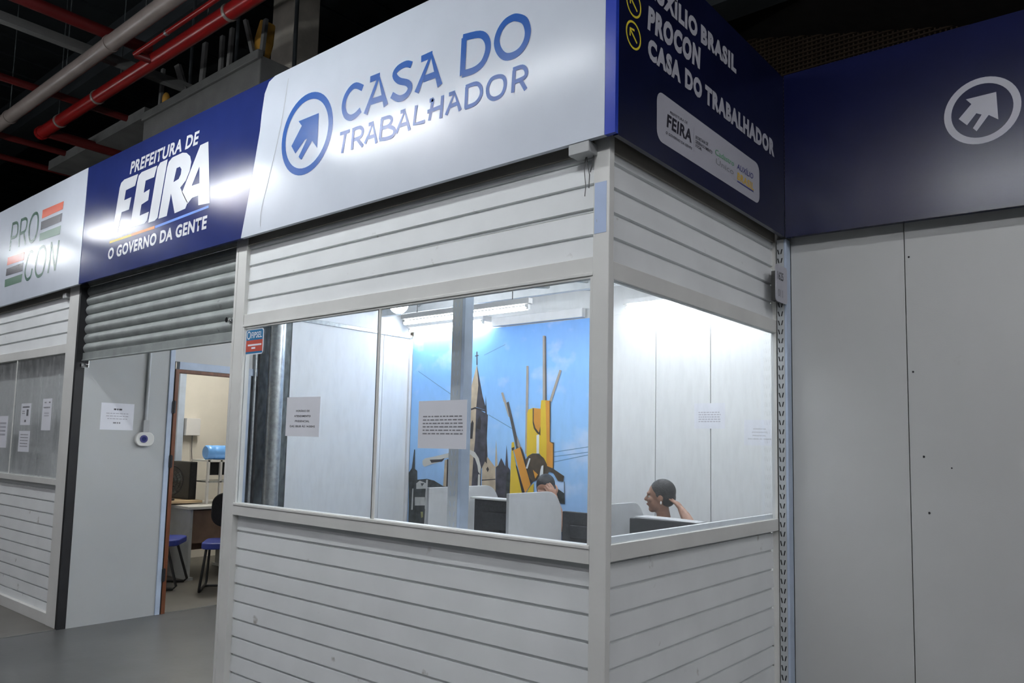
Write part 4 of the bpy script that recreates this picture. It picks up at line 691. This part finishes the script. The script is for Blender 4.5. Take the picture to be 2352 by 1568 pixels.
# ---- people
def skinned(verts, edges, radii, sub=1):
    me = bpy.data.meshes.new('s'); me.from_pydata([tuple(v) for v in verts], edges, []); o = bpy.data.objects.new('s', me); COL.objects.link(o)
    md = o.modifiers.new('skin', 'SKIN'); md.use_smooth_shade = True
    for i, r in enumerate(radii):
        sv = o.data.skin_vertices[0].data[i]; r = r if isinstance(r, tuple) else (r, r); sv.radius = r; sv.use_root = (i == 0)
    sb = o.modifiers.new('sub', 'SUBSURF'); sb.levels = sub; sb.render_levels = sub
    dg = bpy.context.evaluated_depsgraph_get(); dg.update()
    r_ = bpy.data.meshes.new_from_object(o.evaluated_get(dg)); bpy.data.objects.remove(o); return r_
def limbs(V, Eg, R_, k=1):
    """dense overlapping ellipsoids along every bone, later fused into one surface"""
    mb = MB()
    for a, c in Eg:
        p, q = Vector(V[a]), Vector(V[c]); ra, rc = [(r if isinstance(r, tuple) else (r, r)) for r in (R_[a], R_[c])]
        n = max(3, int((q-p).length/.022))
        for i in range(n+1):
            t = i/n; r0 = ra[0]+(rc[0]-ra[0])*t; r1 = ra[1]+(rc[1]-ra[1])*t
            mb.ball(p.lerp(q, t), (r1, r0, (r0+r1)/2), 12, 8)
    return mesh_of(mb)
def merge(meshes, voxel, name, m, parent, smooth=2):
    bm = bmesh.new()
    for me in meshes: bm.from_mesh(me)
    me = bpy.data.meshes.new(name); bm.to_mesh(me); bm.free(); me.materials.clear(); me.materials.append(m)
    o = bpy.data.objects.new(name, me); COL.objects.link(o)
    rm = o.modifiers.new('r', 'REMESH'); rm.mode = 'VOXEL'; rm.voxel_size = voxel; rm.use_smooth_shade = True
    if smooth: s = o.modifiers.new('sm', 'SMOOTH'); s.factor = .5; s.iterations = smooth
    dg = bpy.context.evaluated_depsgraph_get(); dg.update()
    r_ = bpy.data.meshes.new_from_object(o.evaluated_get(dg)); bpy.data.objects.remove(o)
    r_.name = name; r_.materials.clear(); r_.materials.append(m)
    for p in r_.polygons: p.use_smooth = True; p.material_index = 0
    ob = bpy.data.objects.new(name, r_); COL.objects.link(ob)
    if parent: ob.parent = parent
    return ob
def mesh_of(mb):
    me = bpy.data.meshes.new('p'); me.from_pydata(mb.v, [], mb.f); return me
def hand(wrist, palm_dir, side, curl_dir, s=1.0):
    """palm + five fingers; palm_dir along the fingers, side across (thumb side +), curl_dir towards what is held"""
    d = Vector(palm_dir).normalized(); c = Vector(curl_dir).normalized(); sd = Vector(side).normalized(); w0 = Vector(wrist)
    out = []
    pm = MB()
    pm.ball(w0+d*.045*s, (.048*s, .040*s, .017*s), 14, 8, Matrix((d, sd, d.cross(sd))).transposed().to_quaternion())
    out.append(mesh_of(pm))
    for i, (off, ln) in enumerate(((.030, .072), (.010, .082), (-.010, .076), (-.029, .060))):
        b = w0+d*.070*s+sd*off*s; p1 = b+d*ln*.42*s+c*.006*s; p2 = p1+(d*.75+c*.45).normalized()*ln*.33*s; p3 = p2+(d*.45+c*.8).normalized()*ln*.28*s
        out.append(skinned([w0+d*.04*s+sd*off*.6*s, b, p1, p2, p3], [(0, 1), (1, 2), (2, 3), (3, 4)], [.010*s, .0095*s, .0085*s, .0078*s, .0065*s]))
    b = w0+d*.020*s+sd*.026*s; p1 = b+(d*.6+sd*.8).normalized()*.034*s; p2 = p1+(d*.9+sd*.3+c*.3).normalized()*.030*s; p3 = p2+(d+c*.4).normalized()*.024*s
    out.append(skinned([w0+d*.015*s, b, p1, p2, p3], [(0, 1), (1, 2), (2, 3), (3, 4)], [.011*s, .011*s, .0105*s, .0095*s, .0075*s]))
    return out
def person(label, loc, yaw, J, skin, shirt, trousers, hc, tilt, hair_long=False, fem=False):
    """J: joints of arms in local space (x forward, y left, z up); hc head centre, tilt about y (nod)"""
    t = thing('person', label, 'person', loc)
    q = Quaternion((0, 1, 0), tilt); H = Vector(hc)
    neck0 = Vector((H.x*.55-.02, 0, H.z-.235)); pel = Vector((-.02, 0, .50)); ch = Vector(((pel.x+neck0.x)/2+.0, 0, (pel.z+neck0.z)/2))
    up_ = Vector((neck0.x-.01, 0, neck0.z-.06))
    V = [pel, ch, up_, neck0, H+q @ Vector((-.02, 0, -.09))]; Eg = [(0, 1), (1, 2), (2, 3), (3, 4)]
    R_ = [(.150, .105), (.125, .095), (.125, .080), .052, .050]
    for s in (1, -1):
        k = 'L' if s > 0 else 'R'; sh = Vector((neck0.x-.01, s*.155, neck0.z-.075)); el, wr_ = Vector(J['el'+k]), Vector(J['wr'+k])
        o = len(V); V += [sh, sh.lerp(el, .5), el, el.lerp(wr_, .45), wr_]; R_ += [.055, .045, .037, .036, .024]
        Eg += [(2, o), (o, o+1), (o+1, o+2), (o+2, o+3), (o+3, o+4)]
        o = len(V); V += [Vector((.0, s*.09, .49)), Vector((.42, s*.11, .49)), Vector((.44, s*.11, .28)), Vector((.42, s*.11, .07)), Vector((.54, s*.12, .035))]
        R_ += [.085, .058, .055, .038, (.038, .028)]; Eg += [(0, o), (o, o+1), (o+1, o+2), (o+2, o+3), (o+3, o+4)]
    parts = [limbs(V, Eg, R_)]
    hm = MB()
    hm.ball(H+q @ Vector((-.012, 0, .022)), (.094, .073, .093), 24, 16, q)           # cranium
    hm.ball(H+q @ Vector((.030, 0, -.035)), (.056, .056, .078), 20, 14, q)           # face
    hm.ball(H+q @ Vector((.050, 0, -.092)), (.028, .030, .024), 14, 10, q)           # chin
    hm.ball(H+q @ Vector((.010, 0, -.065)), (.062, .052, .045), 16, 10, q)           # jaw
    hm.ball(H+q @ Vector((.078, 0, .020)), (.016, .045, .014), 14, 8, q)             # brow
    hm.ball(H+q @ Vector((.094, 0, -.024)), (.018, .013, .013), 12, 8, q)            # nose tip
    hm.tube([H+q @ Vector((.076, 0, .012)), H+q @ Vector((.098, 0, -.022))], [.009, .013], 10)
    hm.ball(H+q @ Vector((.078, 0, -.058)), (.013, .022, .011), 12, 8, q)            # lips
    for s in (1, -1):
        hm.ball(H+q @ Vector((-.005, s*.072, -.008)), (.018, .010, .030), 12, 8, q)
        hm.ball(H+q @ Vector((.062, s*.036, -.022)), (.022, .020, .020), 12, 8, q)
    parts.append(mesh_of(hm))
    for k in 'LR':
        if k in J['hands']:
            a = J['hands'][k]; parts += hand(J['wr'+k], *a)
    body = merge(parts, .0055, 'body', skin, t, 2)
    fz = MB()
    for s in (1, -1): fz.ball(H+q @ Vector((.073, s*.031, -.004)), (.0105, .013, .0075), 12, 8, q)
    e = fz.build('eyes', M['eye'], t); e.parent = t; e.matrix_parent_inverse = Matrix()
    fz = MB()
    for s in (1, -1): fz.ball(H+q @ Vector((.0815, s*.031, -.004)), (.0035, .0058, .0058), 10, 6, q)
    o = fz.build('irises', M['hair'], t); o.matrix_parent_inverse = Matrix()
    o = MB().ball(H+q @ Vector((.0885, 0, -.057)), (.005, .019, .006), 12, 6, q).build('lips', M['lip'], t); o.matrix_parent_inverse = Matrix()
    hr = MB(); hr.ball(H+q @ Vector((-.022, 0, .040)), (.094, .080, .088), 28, 18, q); hr.ball(H+q @ Vector((-.050, 0, -.002)), (.066, .074, .072), 24, 14, q)
    for s in (1, -1): hr.ball(H+q @ Vector((-.006, s*.064, .022)), (.034, .015, .040), 14, 10, q)
    if fem:
        hr.ball(H+q @ Vector((-.095, 0, .005)), (.045, .050, .050), 16, 10, q)
    ho = merge([mesh_of(hr)], .006, 'hair', M['hair'], t, 3)
    # shirt: torso + upper arms
    V = [pel, ch, up_, Vector((neck0.x-.006, 0, neck0.z-.015))]; Eg = [(0, 1), (1, 2), (2, 3)]; R_ = [(.163, .118), (.138, .107), (.138, .093), .062]
    for s in (1, -1):
        k = 'L' if s > 0 else 'R'; sh = Vector((neck0.x-.01, s*.155, neck0.z-.075)); el = Vector(J['el'+k])
        o = len(V); V += [sh, sh.lerp(el, .62)]; R_ += [.064, .055]; Eg += [(2, o), (o, o+1)]
    merge([limbs(V, Eg, R_)], .009, 'shirt', shirt, t, 2)
    V = [Vector((-.02, 0, .50))]; R_ = [(.160, .118)]; Eg = []
    for s in (1, -1):
        o = len(V); V += [Vector((.0, s*.09, .49)), Vector((.42, s*.11, .49)), Vector((.44, s*.11, .28)), Vector((.42, s*.11, .10))]; R_ += [.096, .070, .064, .055]
        Eg += [(0, o), (o, o+1), (o+1, o+2), (o+2, o+3)]
    merge([limbs(V, Eg, R_)], .01, 'trousers', trousers, t, 2)
    sh_ = MB()
    for s in (1, -1): sh_.ball((.50, s*.118, .042), (.13, .048, .042), 16, 10)
    o = sh_.build('shoes', M['black'], t); o.matrix_parent_inverse = Matrix()
    t.rotation_euler = (0, 0, yaw)
    return t
pw = person('person in profile seen through the side window, hand held behind the neck', (-1.185, 2.645, 0), math.radians(-152),
       dict(elL=(-.15, .35, .965), wrL=(-.095, .135, 1.04), elR=(.16, -.26, .72), wrR=(.33, -.12, .80), hands={'L': ((.30, -.70, .42), (.7, .1, .5), (.5, -.3, -.3)), 'R': ((1, .1, .0), (0, 1, 0), (0, 0, -1))}),
       M['skin'], M['cloth_grey'], M['jeans'], (.055, 0, 1.115), -.02, fem=False)
o = MB().ball((.045, .083, 1.075), (.006, .005, .012), 12, 8).build('earring', M['mask_white'], pw); o.matrix_parent_inverse = Matrix()
pm_ = person('person with dark hair resting a hand on the forehead behind the rounded divider', (-2.50, 2.95, 0), math.radians(-72),
       dict(elL=(.24, .22, .80), wrL=(.175, .125, 1.035), elR=(.16, -.26, .72), wrR=(.35, -.12, .78), hands={'L': ((-.10, -.45, .60), (-.2, .7, .6), (-.8, -.5, -.1)), 'R': ((1, .1, .0), (0, 1, 0), (0, 0, -1))}),
       M['skin_b'], M['cloth_blue'], M['jeans'], (.06, 0, 1.09), .42)
# chairs
def office_chair(label, loc, yaw, seatm, backm, back=True, h=.45, grp=None):
    t = thing('visitor_chair', label, 'chair', loc, grp)
    def P(mb, n, m, bv=0): o = mb.build(n, m, t, bevel=bv); o.matrix_parent_inverse = Matrix(); return o
    pr = rounded(-.235, .235, -.22, .24, .09, 6)
    P(MB().prism(pr, h-.045, h+.015, lambda p, q: (p[1], p[0], q)), 'seat', seatm, .012)
    if back: P(MB().prism(rounded(-.22, .22, h+.12, h+.46, .12, 7), -.27, -.235, lambda p, q: (q-(.05*(p[1]-h)), p[0], p[1])), 'backrest', backm, .012)
    for s in (1, -1):
        P(MB().tube([(-.16, s*.20, h-.045), (-.19, s*.22, .04), (-.17, s*.225, .014), (.22, s*.225, .014), (.25, s*.22, .04), (.14, s*.19, h-.045)], .0125, 10), 'leg', M['black'])
    P(MB().tube([(-.10, -.225, .014), (-.10, .225, .014)], .011, 8), 'stretcher', M['black'])
    if back:
        P(MB().tube([(-.05, 0, h-.05), (-.22, 0, h-.05), (-.262, 0, h), (-.285, 0, h+.25)], .014, 8), 'back_stem', M['black'])
    t.rotation_euler = (0, 0, yaw); return t
office_chair('black chair under the person in profile', (-1.19, 2.635, 0), math.radians(-152), M['fabric_black'], M['fabric_black'], back=False)
office_chair('black chair under the person resting a hand on the forehead', (-2.51, 2.97, 0), math.radians(-72), M['fabric_black'], M['fabric_black'], back=False)

# ================================================================== office behind the doorway
we = struct(MB().box(-7.65, -7.6, .36, 4.4, 0, 2.95).build('wall_far', M['cream']))
struct(MB().box(-7.6, XL-.05, 4.3, 4.4, 0, 2.95).build('wall_back', M['cream']))
MB().box(-7.6, -7.55, 2.18, 2.26, 0, 2.95).build('stud', M['steel_blue'], we, bevel=.003)
office_chair('chair with a worn blue seat nearest the wooden door jamb', (-6.08, 1.31, 0), math.radians(50), M['seat_blue'], M['fabric_black'], h=.46)
office_chair('chair with a blue seat and rounded black backrest cut off by the white post', (-5.52, 1.76, 0), math.radians(-37), M['seat_blue'], M['fabric_black'], h=.45)
t = thing('office_desk', 'white topped desk with dark panel behind the chairs', 'desk', (-6.5, 2.4, 0))
MB().box(-6.95, -6.15, 1.66, 2.46, .72, .75).build('desktop', M['desk_white'], t, bevel=.003)
MB().box(-6.93, -6.90, 1.70, 2.42, .2, .72).build('modesty_panel', M['copper'], t)
for y in (1.70, 2.40):
    MB().box(-6.9, -6.2, y, y+.03, .03, .72).build('leg', M['steel_grey'], t); MB().box(-6.95, -6.15, y-.01, y+.04, 0, .03).build('foot', M['steel_grey'], t)
MB().box(-6.88, -6.25, 1.74, 2.4, .36, .70).build('drawer_unit', M['copper'], t)
t = thing('side_table', 'small wooden side table carrying the fan and computer case', 'table', (-6.7, 1.65, 0))
MB().box(-7.1, -6.45, 1.25, 1.96, .765, .79).build('tabletop', M['wood_top'], t, bevel=.003)
for x in (-7.05, -6.50):
    for y in (1.29, 1.62): MB().tube([(x, y, 0), (x, y, .765)], .016, 10).build('leg', M['steel_grey'], t)
t = thing('computer_case', 'black computer case standing on the wooden side table', 'computer', (-6.7, 1.83, .79))
MB().box(-6.98, -6.58, 1.865, 1.95, .792, 1.20).build('case', M['black'], t, bevel=.006)
MB().box(-6.582, -6.574, 1.875, 1.94, .81, 1.18).build('front_grille', M['fabric_black'], t)
t = thing('desk_fan', 'black round fan on the wooden side table beside the door jamb', 'fan', (-6.6, 1.52, .79))
cx, cy, cz = -6.60, 1.63, 1.00
MB().tube([(cx-.02, cy, .79), (cx-.02, cy, .81)], .09, 20).build('base', M['black'], t)
MB().tube([(cx-.03, cy, .81), (cx-.03, cy, cz)], .012, 10).tube([(cx-.09, cy, cz), (cx-.01, cy, cz)], .045, 16).build('motor_housing', M['black'], t)
cg = MB()
for rr in (.05, .09, .13, .17): cg.tube([(cx+.055-.25*rr*rr/.17, cy+rr*math.cos(2*PI*k/24), cz+rr*math.sin(2*PI*k/24)) for k in range(25)], .0028 if rr < .16 else .006, 6)
for k in range(24): cg.tube([(cx+.055, cy+.03*math.cos(2*PI*k/24), cz+.03*math.sin(2*PI*k/24)), (cx+.013, cy+.17*math.cos(2*PI*k/24), cz+.17*math.sin(2*PI*k/24))], .002, 5)
cg.build('grille', M['black'], t, kind='stuff')
for k in range(4):
    a = PI/2*k+.3; bl = MB(); bl.prism([(.02, -.012), (.14, -.055), (.155, .0), (.14, .045), (.02, .012)], 0, .004, lambda p, q: (cx+.015+q+p[1]*.35, cy+p[0]*math.cos(a)-p[1]*math.sin(a), cz+p[0]*math.sin(a)+p[1]*math.cos(a))); bl.build('blade', M['galv_dark'], t)
t = thing('desk_shelf', 'white two-post desk shelf with a dark back holding the water bottle', 'shelf', (-6.5, 2.1, .75))
for y in (1.985, 2.13, 2.29): MB().box(-6.43, -6.40, y-.012, y+.012, .75, 1.23).build('post', M['white_paint'], t)
MB().box(-6.75, -6.40, 1.965, 2.42, 1.205, 1.225).build('shelf_board', M['white_paint'], t)
MB().box(-6.46, -6.44, 1.995, 2.36, 1.06, 1.20).build('dark_panel', M['fabric_black'], t)
MB().box(-6.75, -6.40, 1.985, 2.36, .98, .995).build('lower_board', M['galv'], t)
t = thing('water_bottle', 'pale blue water bottle lying on the white desk shelf', 'bottle', (-6.55, 2.1, 1.225))
MB().tube([(-6.56, 2.02, 1.305), (-6.56, 2.03, 1.305), (-6.56, 2.10, 1.305), (-6.56, 2.11, 1.305), (-6.56, 2.12, 1.305), (-6.56, 2.27, 1.305), (-6.56, 2.33, 1.305)], [.068, .08, .08, .074, .08, .08, .03], 20).build('body', M['bottle'], t)
MB().tube([(-6.56, 2.33, 1.305), (-6.56, 2.36, 1.305)], .025, 14).build('cap', M['seat_blue'], t)
t = thing('wall_box', 'white wall box with a hanging cable on the cream wall', 'box', (-7.5, 2.36, 1.6))
MB().box(-7.6, -7.50, 2.27, 2.45, 1.49, 1.70).build('housing', M['white_paint'], t, bevel=.006)
MB().tube([(-7.56, 2.38, 1.49), (-7.56, 2.385, 1.3), (-7.56, 2.41, 1.05), (-7.56, 2.42, .8)], .005, 6).build('cable', M['wire'], t)
tag(MB().prism([(1.55+.09*math.cos(k*PI/8), 0) if False else (-6.62+.12*math.cos(k*PI/8), 1.49+.12*math.sin(k*PI/8)) for k in range(16)], 0, .42, lambda p, q: (p[0]*1.0, p[1], q)).build('waste_bin', M['bin_purple']), 'dark purple waste bin under the wooden side table', 'bin')
fixture(-6.9, -5.7, 2.2, 2.80, 'tube_office', 'tube light inside the office behind the doorway', 2, drop=2.95)

# ================================================================== roof space: pipes, tray, column
def pipe(name, label, pts, r, m, collars=(), cm='galv', cat='pipe', grp=None):
    t = thing(name, label, cat, pts[0], grp)
    o = MB().tube(pts, r, 20).build('run', M[m], t)
    for c in collars:
        v = (Vector(pts[1])-Vector(pts[0])).normalized(); c0 = Vector(pts[0])+v*c
        MB().tube([c0, c0+v*.035], r*1.12, 20).build('collar', M[cm], t)
    return t
Z5 = 5.0
t = pipe('brown_pipe', 'thick brownish pipe crossing the top left corner of the photo', [(-12.5, .35, Z5), (1.2, .35, Z5)], .068, 'pipe_brown', (6.9, 4.3), 'pipe_brown')
t = pipe('red_pipe', 'thick glossy red sprinkler pipe below the brownish pipe', [(-8.36, .745, Z5), (1.5, .745, Z5)], .066, 'pipe_red', (1.5, 4.1, .5), 'pipe_brown')
MB().tube([(-8.42, .745, Z5), (-8.36, .745, Z5)], .078, 20).build('end_cap', M['pipe_red'], t)
pipe('red_pipe', 'thick dull red pipe leaving the end of the glossy red pipe', [(-8.33, .80, Z5-.0), (-8.27, 6.5, Z5-.0)], .060, 'pipe_dim')
pipe('red_pipe', 'thin red pipe running above the thick glossy red pipe', [(-5.6, .575, Z5+.0), (1.5, .575, Z5+.0)], .022, 'pipe_red', (.6,), 'galv')
pipe('red_pipe', 'red pipe crossing above the brownish pipe at the top left', [(-5.71, -3.5, Z5+.15), (-5.71, .76, Z5+.15)], .055, 'pipe_dim')
pipe('red_pipe', 'short red branch with a valve between the red pipes', [(-5.60, .575, Z5), (-5.55, .70, Z5-.02)], .035, 'pipe_dim')
for i, (x, lb) in enumerate(((-7.45, 'dark red pipe passing behind the middle of the brownish pipe'), (-9.25, 'dark red pipe just over the white sign, upper of two'), (-10.08, 'dark red pipe just over the white sign, lower of two'))):
    pipe('red_pipe', lb, [(x, -1.5, Z5+.125), (x, 10.5, Z5+.125)], .04, 'pipe_dim')
for x in (-6.2, -6.9): pass
struct(MB().box(-6.26, -6.17, -5, 6, Z5+.12, Z5+.2).build('trim_7', M['beam']))
for k, x in enumerate((-1.5, -3.2, -4.9, -6.6, -8.2)):
    tag(MB().tube([(x, .35, Z5+.06), (x, .35, 8.0)], .006, 6).build('hanger_rod', M['galv_dark']), 'thin hanger rod holding the brownish pipe from the roof', 'rod', 'hanger rods of the brownish pipe')
    tag(MB().tube([(x+.3, .745, Z5+.06), (x+.3, .745, 8.0)], .006, 6).build('hanger_rod', M['galv_dark']), 'thin hanger rod holding the glossy red pipe from the roof', 'rod', 'hanger rods of the red pipe')
# concrete ledge with leftover boards
t = thing('concrete_ledge', 'grey concrete ledge under the red pipe with leftover boards standing on it', 'ledge', (-5.8, 1.4, 4.9))
MB().box(-7.0, -4.66, 1.30, 2.0, 4.72, 5.0).box(-7.0, -4.66, 1.27, 1.33, 4.96, 5.05).build('slab', M['beam'], t, bevel=.01)
for x in (-6.9, -5.9, -4.8): MB().tube([(x, 1.75, 5.0), (x, 1.75, 8.0)], .02, 8).build('hanger', M['roof'], t)
struct(MB().box(-9.8, -7.0, 1.30, 1.9, 5.02, 5.14).box(-13, -7.0, 2.3, 2.9, 5.2, 5.5).build('trim_8', M['beam']))
rr = random.Random(3)
for i, (x, h, ln, wd, lb) in enumerate(((-6.75, .48, .02, .05, 'upright grey board at the left end of the concrete ledge'), (-6.15, .42, -.25, .10, 'leaning wide grey board on the concrete ledge'), (-5.85, .48, .03, .07, 'upright grey board in the middle of the concrete ledge'), (-5.48, .44, .0, .05, 'left of two slim boards standing close together on the ledge'), (-5.33, .46, .03, .05, 'right of two slim boards standing close together on the ledge'), (-4.86, .46, -.20, .05, 'grey board leaning left beside the yellow bag'), (-4.74, .34, .04, .05, 'short grey board at the right end of the concrete ledge'))):
    tag(MB().prism([(x-wd/2, 5.04), (x+wd/2, 5.04), (x+wd/2+ln, 5.04+h), (x-wd/2+ln, 5.04+h)], 1.34, 1.375, lambda p, q: (p[0], q, p[1])).build('leftover_board', M['beam'], bevel=.004), lb, 'board')
tag(MB().prism([(-4.95, 5.055), (-4.86, 5.10), (-4.80, 5.22), (-4.78, 5.42), (-4.88, 5.47), (-4.97, 5.30)], 1.40, 1.52, lambda p, q: (p[0], q, p[1])).build('yellow_bag', M['bag_yellow'], bevel=.02), 'dull yellow bag stuck between boards on the concrete ledge', 'bag')
tag(MB().ball((-6.62, 1.36, 5.13), (.05, .04, .09)).build('orange_bottle', M['bag_yellow']), 'small orange container between the boards at the left end of the ledge', 'container')
cl = struct(MB().box(-6.46, -6.005, 2.5, 2.86, 0, 8.0).build('column_1', M['column'], bevel=.015))
cl.name = 'trim_9'
# small fittings: lamp and camera like boxes on PROCON post
tag(MB().box(-5.20, -5.135, -.02, .02, 2.56, 2.60).build('small_bracket', M['box_grey'], bevel=.003), 'small pale bracket under the PRO CON sign beside the white post', 'bracket')

# ---- sub-parts: what is printed or mounted on a part belongs to that part
bpy.context.view_layer.update()
def under(part, kids):
    for k in kids:
        k.parent = part; k.matrix_parent_inverse = part.matrix_world.inverted()
for s_ in (s1, s2, s3, s4, s5):
    ch = list(s_.children); pn = [c for c in ch if c.name.startswith('panel')][0]
    lp = [c for c in ch if c.name.startswith('logo_plate')]
    logo = [c for c in ch if c.name.split('.')[0] in ('logo_lettering', 'green_lettering', 'grey_lettering', 'indigo_lettering', 'gold_lettering', 'lettering_underline', 'divider_line')]
    rest = [c for c in ch if c.name.split('.')[0] in ('lettering', 'colour_bar', 'ring', 'arrow', 'arrow_ring', 'sheet_seam', 'yellow_underline', 'orange_underline', 'blue_underline')]
    under(pn, rest)
    if lp: under(lp[0], logo)
for o in list(bpy.data.objects):
    if o.parent is None and o.name.split('.')[0] == 'tube_light':
        hs = [c for c in o.children if c.name.startswith('housing')][0]; under(hs, [c for c in o.children if c.name.split('.')[0] == 'socket'])
    if o.parent is None and o.name.split('.')[0] == 'notice_sheet':
        hs = [c for c in o.children if c.name.startswith('sheet')][0]; under(hs, [c for c in o.children if c.name.split('.')[0] == 'text_line'])
    if o.parent is None and o.name.split('.')[0] == 'computer_screen':
        hs = [c for c in o.children if c.name.startswith('shell')][0]; under(hs, [c for c in o.children if c.name.startswith('panel')])
